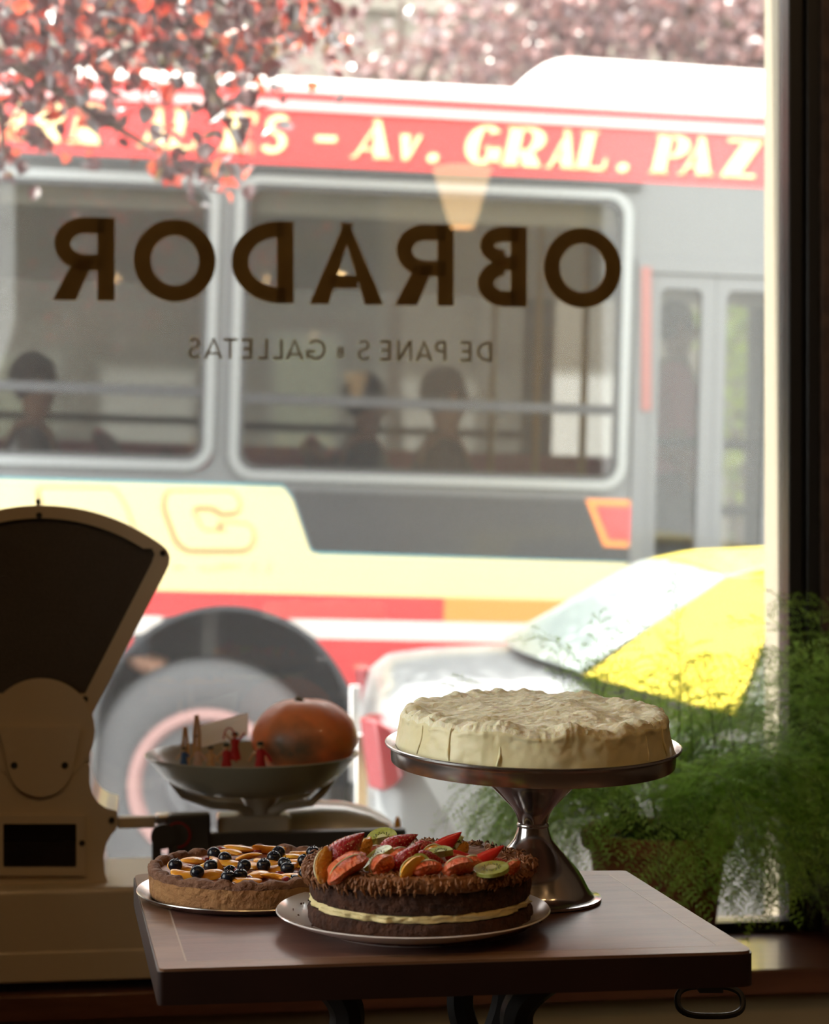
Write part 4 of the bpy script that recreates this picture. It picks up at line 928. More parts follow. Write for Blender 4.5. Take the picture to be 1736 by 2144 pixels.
# side skin with holes
win2 = rpoly(BP([(494, 388), (1306, 400), (1310, 1020), (494, 1003)]), .10, 8)
win1_r = BP([(445, 372), (445, 985)]); ww = 1.42
a, b = win1_r; win1 = rpoly([(a[0]-ww, a[1]), a, b, (b[0]-ww, b[1])], .08, 8)
win0 = [(x-ww-.10, y) for x, y in win1]; win00 = [(x-2*(ww+.10), y) for x, y in win1]
dA, dB = B(1348, 556), B(1348, 1600); VD = VG+.32; DW = 1.15
door = [(dA[0], VD), (dA[0]+DW, VD), (dA[0]+DW, dA[1]), (dA[0], dA[1])]
win3 = rpoly([(dA[0]+DW+.1, win2[0][1]), (dA[0]+DW+1.3, win2[0][1]), (dA[0]+DW+1.3, win2[-1][1]+.0), (dA[0]+DW+.1, win2[-1][1])], .08, 6)
RA = .525; archC = (B(472, 1545)[0], B(472, 1545)[1])
def archv(u): d = u-archC[0]; return archC[1]+math.sqrt(max(0, RA*RA-d*d)) if abs(d) < RA else -99
VS = VG+.26
vt = v_roof-.03
outer = [(U0, VS)]+[(archC[0]-RA*math.cos(PI*i/28), archC[1]+RA*math.sin(PI*i/28)) for i in range(29)]
outer = [(U0, VS), (archC[0]-RA, VS)]+outer[1:]+[(archC[0]+RA, VS), (dA[0]-.001, VS), (dA[0]-.001, dA[1]), (dA[0]+DW, dA[1]), (dA[0]+DW, VS), (U1, VS), (U1, vt), (U0, vt)]
outer = outer[:1]+outer[1:]
def win_ok(l): return min(p[0] for p in l) > U0 and max(p[0] for p in l) < U1
holes = [w_ for w_ in (win2, win1, win0, win3) if win_ok(w_)]
obj('side_panel', MB().prism([outer]+holes, 0, .05, BM), m_bgrey, bus, smooth=30)
# bands painted on the side: strips that stop at the wheel arch
def band(u0, u1, top, bot, m, name, d=.003, cut=True, slant=0.0, n=160):
    q = MB(); prev = None
    for i in range(n+1):
        u = u0+(u1-u0)*i/n; t = top(u); b_ = bot(u)
        if cut: b_ = max(b_, archv(u)+.0)
        cur = (u, t, b_) if t > b_+.001 else None
        if prev and cur: q.prism([(prev[0], prev[2]), (cur[0], cur[2]), (cur[0], cur[1]), (prev[0], prev[1])], -d, .0, BM)
        prev = cur
    return obj(name, q, m, bus, smooth=0)
def line(p, q_):
    a, b = B(*p), B(*q_); return lambda u: a[1]+(b[1]-a[1])*(u-a[0])/(b[0]-a[0])
band(U0, U1, line((460, 183), (1600, 246)), line((540, 342), (1600, 393)), m_bred, 'roof_band', n=1, cut=False)
l1 = line((460, 205), (1600, 268)); band(U0, U1, l1, lambda u: l1(u)-.034, m_bpink, 'trim_line', d=.022, n=1, cut=False)  # raised moulding; its highlight is put into the pale pink colour
gl = line((540, 345), (1600, 396)); band(U0, dA[0]-.02, lambda u: gl(u), lambda u: gl(u)-.03, m_bdark, 'gutter', d=.03, n=1, cut=False)
cl0, cl1 = line((0, 1006), (600, 1022)), line((650, 1162), (1340, 1181)); cb = line((330, 1236), (1180, 1257))
ux0, ux1 = B(602, 1022)[0], B(650, 1162)[0]
def creamtop(u): return cl0(u) if u < ux0 else (cl0(ux0)+(cl1(ux1)-cl0(ux0))*(u-ux0)/(ux1-ux0) if u < ux1 else cl1(u))
band(U0, dA[0]-.02, creamtop, cb, m_bcream, 'cream_band')
band(U0, dA[0]-.02, lambda u: creamtop(u)+.012, lambda u: creamtop(u)+.0005, m_teal, 'teal_line')
dkp = BP([(612, 1026), (1338, 1050), (1338, 1178), (656, 1156)]); obj('dark_panel', MB().prism(dkp, -.0035, 0, BM), m_bdark, bus, smooth=0)
obj('orange_flash', MB().prism(BP([(1226, 1045), (1341, 1048), (1341, 1147), (1264, 1144)]), -.006, -.0036, BM), m_borange, bus, smooth=0)
obj('red_flash', MB().prism(BP([(1244, 1058), (1337, 1061), (1337, 1134), (1274, 1131)]), -.0075, -.0061, BM), m_bred, bus, smooth=0)
r1t, r1b = cb, line((330, 1290), (1150, 1306)); uo = B(930, 1270)[0]
band(U0, uo, lambda u: r1t(u)-.001, r1b, m_bred, 'red_stripe'); band(uo, dA[0]-.02, lambda u: r1t(u)-.001, r1b, m_borange, 'orange_stripe')
LRB = line((740, 1450), (1300, 1466)); wb = line((600, 1335), (1100, 1346)); band(U0, dA[0]-.02, lambda u: r1b(u)-.001, wb, m_bwhite, 'white_stripe')
band(U0, dA[0]-.02, lambda u: wb(u)-.001, lambda u: LRB(u), m_bred, 'lower_red_band'); band(U0, dA[0]-.02, lambda u: LRB(u)-.001, lambda u: VS, m_bgrey, 'skirt')
# body shell
rs = [(0, vt-.01), (0, v_roof-.0), (.05, v_roof+.045), (.18, v_roof+.075), (WR/2, v_roof+.11), (WR-.18, v_roof+.075), (WR-.05, v_roof+.045), (WR, v_roof), (WR, vt-.01), (WR-.05, vt-.01), (WR-.08, v_roof-.02), (WR/2, v_roof+.04), (.08, v_roof-.02), (.05, vt-.01)]
obj('roof', MB().loft([[(u, a, b) for a, b in rs] for u in (U0, U1)], BM), m_bwhite, bus, smooth=40)
obj('ceiling_lining', MB().box(U0, U1, .06, WR-.06, v_roof-.12, v_roof-.10, BM), m_bceil, bus)
ap = [(1040, 199), (1062, 190), (1085, 172), (1110, 148), (1140, 128), (1170, 117), (1200, 115)]
acs = []
for px, py in ap:
    u, v = B(px, py, .35); acs.append((u, v))
vend = B(1605, 143, .35); acs.append(vend); sl_ = (vend[1]-acs[-2][1])/(vend[0]-acs[-2][0]); acs.append((U1-.5, vend[1]+sl_*(U1-.5-vend[0])))
secs = []
for u, v in acs:
    v = max(v, v_roof+.10); secs.append([(u, a, b) for a, b in ((.30, v_roof+.02), (.30, v-.05), (.36, v-.01), (.46, v), (WR-.46, v), (WR-.36, v-.01), (WR-.30, v-.05), (WR-.30, v_roof+.02))])
obj('roof_unit', MB().loft(secs, BM), m_bwhite, bus, smooth=40)
fh = [[(x, y) for x, y in w_] for w_ in (win2, win1, win0, win3)]
doorwin = rpoly([(dA[0]+.05, VG+1.2), (dA[0]+DW-.05, VG+1.2), (dA[0]+DW-.05, win2[0][1]), (dA[0]+.05, win2[0][1])], .06)
obj('far_side', MB().prism([[(U0, VS), (U1, VS), (U1, vt), (U0, vt)]]+fh+[doorwin], WR-.05, WR, BM), m_bgrey, bus, smooth=30)
obj('upper_lining', MB().box(U0, U1, WR-.10, WR-.06, win2[0][1]-.02, v_roof-.1, BM).box(U0, U1, .055, .09, win2[0][1]-.0, v_roof-.1, BM), m_bceil, bus)
obj('front_end', MB().box(U1-.05, U1, .0, WR, VS, vt, BM), m_bgrey, bus); obj('rear_end', MB().box(U0, U0+.05, 0, WR, VS, vt, BM), m_bgrey, bus)
vfl = VG+.90
q = MB().box(U0, archC[0]-RA, .05, WR-.05, VS, vfl, BM).box(archC[0]+RA, dA[0]-.02, .05, WR-.05, VS, vfl, BM).box(archC[0]-RA, archC[0]+RA, .75, WR-.75, VS, vfl, BM).box(dA[0]-.02, U1, .05, .55, VG+.3, VG+.38, BM).box(dA[0]-.02, U1, .55, WR-.05, VG+.3, VG+.90, BM)
obj('floor_deck', q, m_bfloor, bus)
# wheel arches: rubber lip and dark well
q = MB(); n = 40
for w0, w1 in ((-.012, .70), (WR-.70, WR)):
    ring = lambda r: [(archC[0]-r*math.cos(PI*i/n), archC[1]+r*math.sin(PI*i/n)) for i in range(n+1)]
    o_, i_ = ring(RA), ring(RA-.02)
    for i in range(n): q.prism([o_[i], o_[i+1], i_[i+1], i_[i]], w0, w1, BM)
obj('wheel_arch', q, m_arch, bus, smooth=30)
obj('wheel_well', MB().box(archC[0]-RA, archC[0]+RA, .68, .74, VG+.15, archC[1]+RA, BM), m_arch, bus)
m_rimred = mat('faded_red_rim', (0.34, 0.20, 0.19), 0.5); m_hub = mat('grey_hub', (0.122, 0.122, 0.129), 0.5)
def wheel(u, v, w, R, parent, frame, rimm, side=-1, hubm=m_hub, wd=.26, k=.61):
    # axis along w
    Mx = frame @ Matrix.Translation((u, w, v)) @ Matrix.Rotation(PI/2*(1 if side < 0 else -1), 4, 'X')
    ty = obj('tyre', MB().lathe([(R*k, .0), (R*(k+.05), .012), (R*.80, .022), (R*.93, .012), (R*.985, -.02), (R, -.06), (R, -wd+.04), (R*.95, -wd), (R*k, -wd)], 72, M=Mx), m_rubber, parent)
    obj('rim', MB().lathe([(R*(k+.01), -.002), (R*(k+.0), .008), (R*(k-.05), .006), (R*(k-.10), -.03), (R*(k-.14), -.05), (R*.34, -.055), (R*.30, -.02), (R*.20, .0), (R*.16, .02), (0, .025)], 64, M=Mx), [rimm, hubm], ty) if False else None
    r = MB().lathe([(R*(k+.01), -.004), (R*k, .010), (R*(k-.07), .008), (R*(k-.11), -.03)], 64, M=Mx); obj('rim', r, rimm, ty)
    h = MB().lathe([(R*(k-.10), -.03), (R*(k-.16), -.05), (R*.34, -.055), (R*.30, -.02), (R*.20, .0), (R*.16, .02), (0, .025)], 64, M=Mx)
    for i in range(8): a = 2*PI*i/8; h.lathe([(0, .0), (.014, -.002), (.014, -.04)], 8, M=Mx @ Matrix.Translation((R*.25*math.cos(a), R*.25*math.sin(a), .01)))
    obj('hub', h, hubm, ty)
wu, wv_ = ug, vg
wheel(wu, wv_, .05, .50, bus, BM, m_rimred); wheel(wu, wv_, WR-.05, .50, bus, BM, m_rimred, side=1)
wheel(U1-1.1, VG+.5, .05, .50, bus, BM, m_rimred); wheel(U1-1.1, VG+.5, WR-.05, .50, bus, BM, m_rimred, side=1)
# windows: frame, panes, cross bar
def buswin(loop, w=0.0, far=False):
    us = [p[0] for p in loop]; vs2 = [p[1] for p in loop]; u0, u1, v0, v1 = min(us), max(us), min(vs2), max(vs2); ww_ = -.02 if not far else WR
    inn = rrect(u0+.034, u1-.034, v0+.034, v1-.034, .07, 8); out_ = rrect(u0-.002, u1+.002, v0-.002, v1+.002, .10, 8)
    f = obj('side_window', MB().prism([out_, inn], ww_, ww_+.025, BM), m_bsilver, bus, smooth=40, bevel=.006)
    vb = v0+(v1-v0)*.268
    obj('window_bar', MB().box(u0+.03, u1-.03, ww_+.006, ww_+.03, vb-.022, vb+.018, BM), m_bdark, f)
    obj('inner_frame', MB().prism([inn, rrect(u0+.055, u1-.055, v0+.055, v1-.055, .06, 8)], ww_+.004, ww_+.028, BM), m_bdark, f)
    obj('pane', MB().prism(rrect(u0+.04, u1-.04, v0+.04, v1-.04, .06, 8), ww_+.012, ww_+.016, BM), m_bglass, f, smooth=0)
for w_ in (win2, win1, win0, win3): buswin(w_)
for w_ in (win2, win1, win0, win3): buswin(w_, far=True)
# door: two leaves with tall glass, handles
d = obj('door_frame', MB().prism([[(dA[0]-.03, VD), (dA[0]+DW+.03, VD), (dA[0]+DW+.03, dA[1]+.03), (dA[0]-.03, dA[1]+.03)], [(dA[0]+.03, VD+.04), (dA[0]+DW-.03, VD+.04), (dA[0]+DW-.03, dA[1]-.03), (dA[0]+.03, dA[1]-.03)]], -.012, .06, BM), m_bgrey, bus, bevel=.004)
hw_ = (DW-.06)/4
for k in range(4):
    a0 = dA[0]+.03+k*hw_; lf = obj('door_leaf', MB().prism([[(a0, VD+.04), (a0+hw_, VD+.04), (a0+hw_, dA[1]-.03), (a0, dA[1]-.03)], rrect(a0+.045, a0+hw_-.06, VD+.12, dA[1]-.09, .03)], .0, .04, BM), m_bgrey, bus, bevel=.003)
    obj('door_glass', MB().prism(rrect(a0+.04, a0+hw_-.055, VD+.115, dA[1]-.085, .03), .018, .022, BM), m_bglass, lf, smooth=0)
    for py in (925, 1066): v = B(1400, py)[1]; obj('door_bar', MB().box(a0+.045, a0+hw_-.06, .026, .04, v-.022, v+.022, BM), m_bdark, lf)
obj('pink_edge_strip', MB().prism(BP([(1341, 560), (1362, 560), (1362, 860), (1341, 860)]), -.02, -.013, BM), mat('dull_pink_strip', (.20, .085, .08), .5), bus, smooth=0)
# route lettering
def btext(lst, base, hpx, T, t, m, name, dw, off=(0, 0), parent=None, serif=True, shear=.20, lower=1.0):
    ba = B(base[0][0], base[0][1]); bb = B(base[1][0], base[1][1])
    h = (B(950, 300-hpx)[1]-B(950, 300)[1])
    for ch, x0, x1 in lst:
        u0, u1 = B(x0, 340)[0], B(x1, 340)[0]; W = (u1-u0)/h; vb = ba[1]+(bb[1]-ba[1])*(u0-ba[0])/(bb[0]-ba[0]); q = MB(); mm = W if ch in '.-' else W-shear*.5
        for g in glyph(ch, mm if mm > .1 else W, min(T, mm*.42), t, serif): q.prism([(u0+(a+shear*b)*h+off[0], vb+b*h+off[1]) for a, b in g], -dw, -.003, BM)
        obj(name, q, m, parent or bus, smooth=0)
lst = [('P',-60,0),('A',-2,62),('R',68,132),('R',145,215),('A',222,290),('A',296,352)][:4]+[('A',292,352),('L',352,415),('E',462,530),('S',540,602),('-',652,696),('A',738,822),('v',826,880),('.',892,916),
       ('G',966,1050),('R',1052,1138),('A',1146,1208),('L',1206,1274),('.',1290,1314),('P',1364,1440),('A',1424,1496),('Z',1508,1588)]
btext(lst, ((370, 312), (1560, 373)), 82, .34, .075, m_lshade, 'letter_shadow', .0045, off=(.012, -.008)); btext(lst, ((370, 312), (1560, 373)), 82, .34, .075, m_lett, 'route_letter', .008)
def bigC(pts, name='logo_letter'):
    o = obj(name, MB().prism(pts, -.012, -.003, BM), m_bcream, bus, smooth=0, bevel=.004)
    c = Vector((sum(p[0] for p in pts)/len(pts), sum(p[1] for p in pts)/len(pts)))
    # tan outline: the same shape, offset
    n = len(pts); off = []; ar = sum(pts[i][0]*pts[(i+1) % n][1]-pts[(i+1) % n][0]*pts[i][1] for i in range(n)); s = 1 if ar > 0 else -1
    for i in range(n):
        p0, p, p1 = Vector(pts[i-1]), Vector(pts[i]), Vector(pts[(i+1) % n]); a = (p-p0).normalized(); b = (p1-p).normalized(); nn_ = (Vector((a.y, -a.x))+Vector((b.y, -b.x)))*s
        nn_ = nn_.normalized() if nn_.length > 1e-4 else Vector((a.y, -a.x)); off.append(tuple(p+nn_*.012+Vector((-.003, -.003))))
    obj('letter_outline', MB().prism(off, -.005, -.003, BM), m_lout, bus, smooth=0)
bigC(rpoly(BP([(352, 1030), (488, 1030), (502, 1050), (498, 1072), (462, 1074), (452, 1062), (412, 1060), (402, 1070), (424, 1112), (470, 1114), (476, 1108), (464, 1104), (462, 1096), (520, 1098), (532, 1116), (526, 1142), (510, 1150), (392, 1150), (372, 1132), (346, 1060)]), .02, 3))
bigC(rpoly(BP([(82, 1022), (238, 1024), (262, 1060), (290, 1140), (240, 1142), (228, 1110), (150, 1110), (158, 1140), (108, 1140)]), .02, 3))
def script(px0, px1, py, m):
    q = MB(); r3 = random.Random(5); x = px0; pts = []
    while x < px1:
        pts.append(BM @ Vector((B(x, py)[0], -.006, B(x, py+r3.choice([-5, 0, 4]))[1]))); x += 5
    q.tube(pts, .0035, 4); return obj('script_line', q, m, bus)
m_greytxt = mat('faded_grey_lettering', (0.319, 0.289, 0.213), 0.6)
script(362, 392, 1184, m_greytxt); script(418, 505, 1186, m_greytxt)
btext([('S', 545, 562), ('A', 576, 596)], ((545, 1196), (596, 1198)), 20, .3, .2, m_greytxt, 'small_letter', .006, serif=False)
# interior: seats, rails, passengers
def seat(u, w, back=1):
    t = obj('passenger_seat', MB().box(u-.22, u+.22, w, w+.42, vfl+.38, vfl+.46, BM), m_seatm, bus, bevel=.02)
    obj('seat_back', MB().loft([[(u-.22*back+.06*i_*-back-.03, a, vfl+.44+.55*i_/4) for a in (w, w+.42)]+[(u-.22*back+.06*i_*-back+.03, a, vfl+.44+.55*i_/4) for a in (w+.42, w)] for i_ in range(5)], BM), m_seatm, t, bevel=.01)
    obj('seat_rail', MB().tube([BM @ Vector((u-.22*back-.24*back, w+.02, vfl+.99)), BM @ Vector((u-.22*back-.24*back, w+.4, vfl+.99))], .02, 8), m_seatp, t)
    obj('seat_leg', MB().box(u-.03, u+.03, w+.15, w+.25, vfl, vfl+.38, BM), m_bdark, t)
for u in (-3.2, -2.4, -1.6, -.8, .05): 
    seat(u, .10); seat(u, .55); seat(u+.2, 1.85)
obj('side_lining', MB().box(-3.2, B(1290, 980, 2.3)[0], 2.34, 2.38, vfl, B(900, 945, 2.35)[1], BM), m_seatp, bus)
for px in (1128, 1226): u = B(px, 700, .9)[0]; obj('handrail', MB().tube([BM @ Vector((u, .9, vfl if px < 1200 else VG+.38)), BM @ Vector((u, .9, v_roof-.12))], .017, 8), m_pole, bus)
u = B(1035, 700, 1.9)[0]; obj('handrail', MB().tube([BM @ Vector((u, 1.9, vfl)), BM @ Vector((u, 1.9, v_roof-.12))], .017, 8), m_pole, bus)
obj('handrail', MB().tube([BM @ Vector((-5, 1.2, v_roof-.28)), BM @ Vector((1.2, 1.2, v_roof-.28))], .015, 8), m_pole, bus)

# ------------------------------------------------------------------ people
m_skin = mat('skin', (0.50, 0.27, 0.18), 0.5, sss=.1); m_hair = mat('dark_brown_hair', (0.03, 0.018, 0.014), 0.6); m_lip = mat('lips', (0.35, 0.10, 0.08), 0.5); m_eye = mat('eyes', (0.02, 0.015, 0.01), 0.3)
def person(label, M, cloth, pants, seated=False, group=None):
    t = thing('person', label, 'person', M=M, group=group)
    if seated: J = dict(pel=(0, 0, .48), kn=(.42, .50), an=(.44, .07), toe=.58)
    else: J = dict(pel=(0, 0, .93), kn=(.03, .50), an=(.0, .08), toe=.14)
    pz = J['pel'][2]; dz = pz-.93
    V = [(0, 0, pz), (0, 0, pz+.18), (0, 0, pz+.38), (0, 0, pz+.50), (.01, 0, pz+.56), (.02, 0, pz+.65), (.02, 0, pz+.74)]; R = [.14, .125, .15, .10, .052, .075, .07]; E = [(0, 1), (1, 2), (2, 3), (3, 4), (4, 5), (5, 6)]
    for s in (-1, 1):
        o = len(V); el = (.02, s*.24, pz+.20); wr = (.24, s*.20, pz+.10) if seated else (.08, s*.25, pz-.04)
        V += [(0, s*.17, pz+.47), el, wr, (wr[0]+.05, wr[1], wr[2]-.05)]; R += [.055, .042, .03, .024]; E += [(3, o), (o, o+1), (o+1, o+2), (o+2, o+3)]
        for f in range(4): V.append((wr[0]+.09, wr[1]+(f-1.5)*.018, wr[2]-.12+.004*f)); R.append(.009); E.append((o+3, len(V)-1))
        V.append((wr[0]+.09, wr[1]-s*.04, wr[2]-.05)); R.append(.01); E.append((o+2, len(V)-1))
        o = len(V); V += [(0.02, s*.09, pz-.04), (J['kn'][0], s*.10, J['kn'][1]), (J['an'][0], s*.10, J['an'][1]), (J['toe'], s*.11, .04)]; R += [.09, .06, .042, .038]; E += [(0, o), (o, o+1), (o+1, o+2), (o+2, o+3)]
    me = bpy.data.meshes.new('body'); me.from_pydata(V, E, []); o = bpy.data.objects.new('body', me); col.objects.link(o)
    sk = o.modifiers.new('skin', 'SKIN'); ss = o.modifiers.new('sub', 'SUBSURF'); ss.levels = 2; ss.render_levels = 2; sk.use_smooth_shade = True
    if not me.skin_vertices: 
        bpy.context.view_layer.objects.active = o; o.select_set(True); bpy.ops.mesh.customdata_skin_add()
    for i, sv in enumerate(me.skin_vertices[0].data): sv.radius = (R[i], R[i]*(1.2 if i < 4 else 1)); sv.use_root = (i == 0)
    me.materials.append(m_skin); o.parent = t; WORLD[o.name] = M
    def part(nm, q, mm): ob = obj(nm, q, mm, None, smooth=60); ob.parent = t; return ob
    hz = pz+.71
    part('face', MB().ball((.10, 0, hz-.02), (.022, .014, .026), 10, 8).ball((.03, .078, hz-.01), (.018, .008, .03), 8, 6).ball((.03, -.078, hz-.01), (.018, .008, .03), 8, 6), m_skin)
    part('eyes', MB().ball((.094, .03, hz+.015), (.008, .012, .008), 8, 6).ball((.094, -.03, hz+.015), (.008, .012, .008), 8, 6), m_eye)
    part('mouth', MB().ball((.092, 0, hz-.06), (.008, .022, .006), 8, 6), m_lip)
    part('hair', MB().ball((-.005, 0, hz+.025), (.098, .088, .105), 20, 14, fn=lambda d: 1+.04*fbm((d.x*4, d.y*4, d.z*4), 2)), m_hair)
    secs = []
    for z, rx, ry in ((-.05, .15, .17), (.1, .135, .155), (.25, .14, .17), (.4, .135, .20), (.49, .10, .18), (.53, .06, .08)): secs.append([(rx*math.cos(2*PI*j/24), ry*math.sin(2*PI*j/24), pz+z) for j in range(24)])
    part('shirt', MB().loft(secs), cloth)
    for s in (-1, 1):
        el = Vector((.02, s*.24, pz+.20)); part('sleeve', MB().tube([(0, s*.14, pz+.47), (.01, s*.21, pz+.42), el], [.075, .068, .055], 14), cloth)
        part('trouser_leg', MB().tube([(0.0, s*.085, pz-.0), (J['kn'][0], s*.10, J['kn'][1]), (J['an'][0], s*.10, J['an'][1]+.03)], [.115, .078, .062], 16), pants)
    return t
m_cl1 = mat('grey_shirt', (0.137, 0.137, 0.152), 0.8); m_cl2 = mat('dark_jacket', (0.038, 0.038, 0.0456), 0.8); m_cl3 = mat('pink_top', (0.90, 0.28, 0.38), 0.8); m_jean = mat('dark_trousers', (0.0304, 0.0342, 0.0456), 0.8)
def seatM(px, w): return BM @ Matrix.Translation((B(px, 800, w)[0], w, vfl)) 
person('passenger in grey shirt seated in the bus, left of the centre window', seatM(765, .76), m_cl1, m_jean, True, 'passengers in the bus')
person('passenger in dark jacket seated in the bus, nearer its door', seatM(930, .31), m_cl2, m_jean, True, 'passengers in the bus')
person('passenger in dark jacket seated behind the left bus window', seatM(70, .31), m_cl2, m_jean, True, 'passengers in the bus')
pm = BM @ Matrix.Translation((B(1412, 700, 1.5)[0], 1.5, VG+.90)) @ Matrix.Rotation(-.2, 4, 'Z')
person('passenger in pink top standing inside the bus behind its door', pm, m_cl3, m_jean, False, 'passengers in the bus')

# ================================================================== TAXI
m_cblack = mat('sky_reflection_grey_paint', (0.17, 0.18, 0.19), 0.38, coat=0.25); m_cyel = mat('yellow_car_paint', (0.92, 0.74, 0.09), 0.3, coat=0.5)  # grey body colour stands in for sky reflected in black paint
m_cglass = mat('car_glass', (0.25, 0.30, 0.29), 0.32, spec=0.6, coat=0.0); m_tail = mat('red_tail_lens', (.20, .012, .018), 0.2, coat=0.5); m_chrome = mat('chrome', (0.8, 0.8, 0.8), 0.12, metal=1.0); m_plast = mat('dark_plastic', (0.0304, 0.0304, 0.0319), 0.5)  # sky reflection is put into the pale colour of the car glass
YC_ = math.radians(2.5)
TG = -.42
to = P(757, 1072, 4.3); TM = Matrix.Translation((to.x, 4.3, TG)) @ Matrix.Rotation(YC_, 4, 'Z')
car = thing('car', 'car with sky reflection coloured pale grey on its body, bright yellow roof and pillars, parked between window and bus', 'car', M=TM @ Matrix.Translation((2.0, .8, 0)))
WC = 1.62
def csec(x, h, zb, ins, tumble=0.0):
    y0, y1 = ins, WC-ins; m_ = WC/2; pts = [(y0+.10, zb), (y0+.02, zb+.05), (y0, .40), (y0, .62), (y0+.012, h-.20), (y0+.045, h-.07), (y0+.11, h-.018), (y0+.32, h), (m_, h+.012)]
    full = pts+[(WC-y, z) for y, z in reversed(pts[:-1])]; return [(x, y, z) for y, z in full]
st_ = [(0.0, .86, .42, .22), (.02, 1.02, .36, .12), (.05, 1.12, .34, .06), (.10, 1.157, .30, .03), (.22, 1.172, .27, .012), (.50, 1.185, .24, .0), (.72, 1.155, .22, 0), (1.0, 1.10, .20, 0), (1.6, 1.06, .20, 0), (2.6, 1.04, .20, 0), (2.95, 1.03, .22, 0), (3.5, .98, .24, .01), (3.9, .90, .26, .05), (4.05, .80, .30, .11), (4.12, .66, .36, .2)]
obj('car_body', MB().loft([csec(*s) for s in st_], TM), m_cblack, car, smooth=60)
# greenhouse in car coordinates, corners from the pillar outline
def CC(px, py, y):   # car coords (x, z) where a pixel meets plane y
    inv = TM.inverted(); c = inv @ Vector((0, 0, CZ)); d = inv.to_3x3() @ Vector(((px-CX)/F, 1, -(py-CY)/F)); t = (y-c.y)/d.y; p = c+d*t; return p.x, p.z
nb = CC(1220, 1410, .06); nt_ = CC(1520, 1205, .17); fb = (nb[0]-.02, nb[1]); xr0 = nt_[0]; zr0 = nt_[1]
pb = CC(1540, 1500, .03); pt_ = CC(1613, 1312, .10)
print('TAXI', nb, nt_, pb, pt_)
zr1 = zr0+.04
roof = [[(x, .17+dy, z) for x, dy, z in ((xr0+dx, 0, zr0+dzz),)] for dx, dzz in ((0, 0),)]
secs = []
for x, z, cr in ((xr0, zr0, .02), (xr0+.10, zr0+.022, .025), (xr0+.5, zr0+.035, .03), (xr0+1.1, zr0+.02, .03), (xr0+1.45, zr0-.03, .02)):
    n = 10; ring = [(x, .17+(WC-.34)*i/n, z+cr*math.sin(PI*i/n)) for i in range(n+1)]; ring += [(x, p[1], p[2]-.035) for p in reversed(ring)]; secs.append(ring)
obj('car_roof', MB().loft(secs, TM), m_cyel, car, smooth=50, bevel=.008)
def slab(pts, m, name, th=.02, par=car, inw=(0, 1, 0)):
    q = MB(); k = len(pts); n_ = Vector(inw)*th; q.add([Vector(p) for p in pts]+[Vector(p)+n_ for p in pts], [tuple(range(k)), tuple(range(2*k-1, k-1, -1))]+[(i, i+k, (i+1) % k+k, (i+1) % k) for i in range(k)], TM); return obj(name, q, m, par, smooth=30, bevel=.004)
for sd_, f in ((0, lambda y: y), (1, lambda y: WC-y)):
    iw = (0, 1, 0) if sd_ == 0 else (0, -1, 0)
    P3 = [(nb[0], f(.06), nb[1]-.005), (pb[0], f(.025), pb[1]), (pt_[0], f(.10), pt_[1]), (pt_[0]+.10, f(.155), zr0+.0), (xr0, f(.17), zr0)]
    slab(P3, m_cyel, 'rear_pillar', .03, inw=iw)
    x0 = pb[0]+.015; a_ = [(x0, f(.045), pb[1]+.01), (x0+1.55, f(.045), 1.05), (xr0+1.35, f(.16), zr0-.03), (pt_[0]+.12, f(.155), zr0-.02), (pt_[0]+.012, f(.115), pt_[1])]
    slab(a_, m_cglass, 'side_glass', .01, inw=iw)
    slab([(x0+.78, f(.03), 1.08), (x0+.86, f(.03), 1.08), (x0+.82, f(.145), zr0), (x0+.74, f(.145), zr0)], m_cyel, 'door_pillar', .03, inw=iw)
    slab([(x0+1.52, f(.04), 1.05), (x0+1.62, f(.04), 1.04), (xr0+1.45, f(.17), zr0-.03), (xr0+1.37, f(.17), zr0-.03)], m_cyel, 'front_pillar', .03, inw=iw)
    for xw in (.78, 3.35): wheel(xw, .30, (-.012 if sd_ == 0 else WC+.012), .30, car, TM, m_chrome, side=-1 if sd_ == 0 else 1, wd=.18)
q = MB(); n = 12; A_, B__ = [], []
for i in range(n+1):
    s_ = i/n; bow = .10*math.sin(PI*s_); A_.append((nb[0]-bow, .06+(WC-.12)*s_, nb[1]+.01*math.sin(PI*s_))); B__.append((xr0-bow*.3, .17+(WC-.34)*s_, zr0-.008+.02*math.sin(PI*s_)))
q.add(A_+B__, [(i, i+1, n+2+i, n+1+i) for i in range(n)], TM); o = obj('rear_glass', q, m_cglass, car, smooth=60); sm = o.modifiers.new('s', 'SOLIDIFY'); sm.thickness = .008
q = MB(); A_, B__ = [], []
for i in range(n+1):
    s_ = i/n; bow = .12*math.sin(PI*s_); A_.append((x0+1.58+bow+.25, .05+(WC-.10)*s_, 1.04)); B__.append((xr0+1.44+bow*.3, .17+(WC-.34)*s_, zr0-.035+.02*math.sin(PI*s_)))
q.add(A_+B__, [(i, n+1+i, n+2+i, i+1) for i in range(n)], TM); o = obj('windscreen', q, m_cglass, car, smooth=60); sm = o.modifiers.new('s', 'SOLIDIFY'); sm.thickness = .008
for yy in (0, 1):
    f = (lambda y: y) if yy == 0 else (lambda y: WC-y)
    q = MB().loft([[(x, f(y), z) for x, y, z in ((a, .005+b, z1), (a+.02, .16, z1), (a+.05, .16, z0), (a+.02, .0+b, z0))] for a, b, z0, z1 in ((-.004, .06, .94, 1.10), (.03, -.000, .94, 1.10), (.05, -.004, .95, 1.09), (.07, -.004, .97, 1.08))], TM)
    obj('tail_light', q, m_tail, car, smooth=40, bevel=.006)
    obj('light_trim', MB().box(-.012, .02, *(sorted((f(.17), f(.19)))), .76, 1.05, TM), m_chrome, car, bevel=.004)
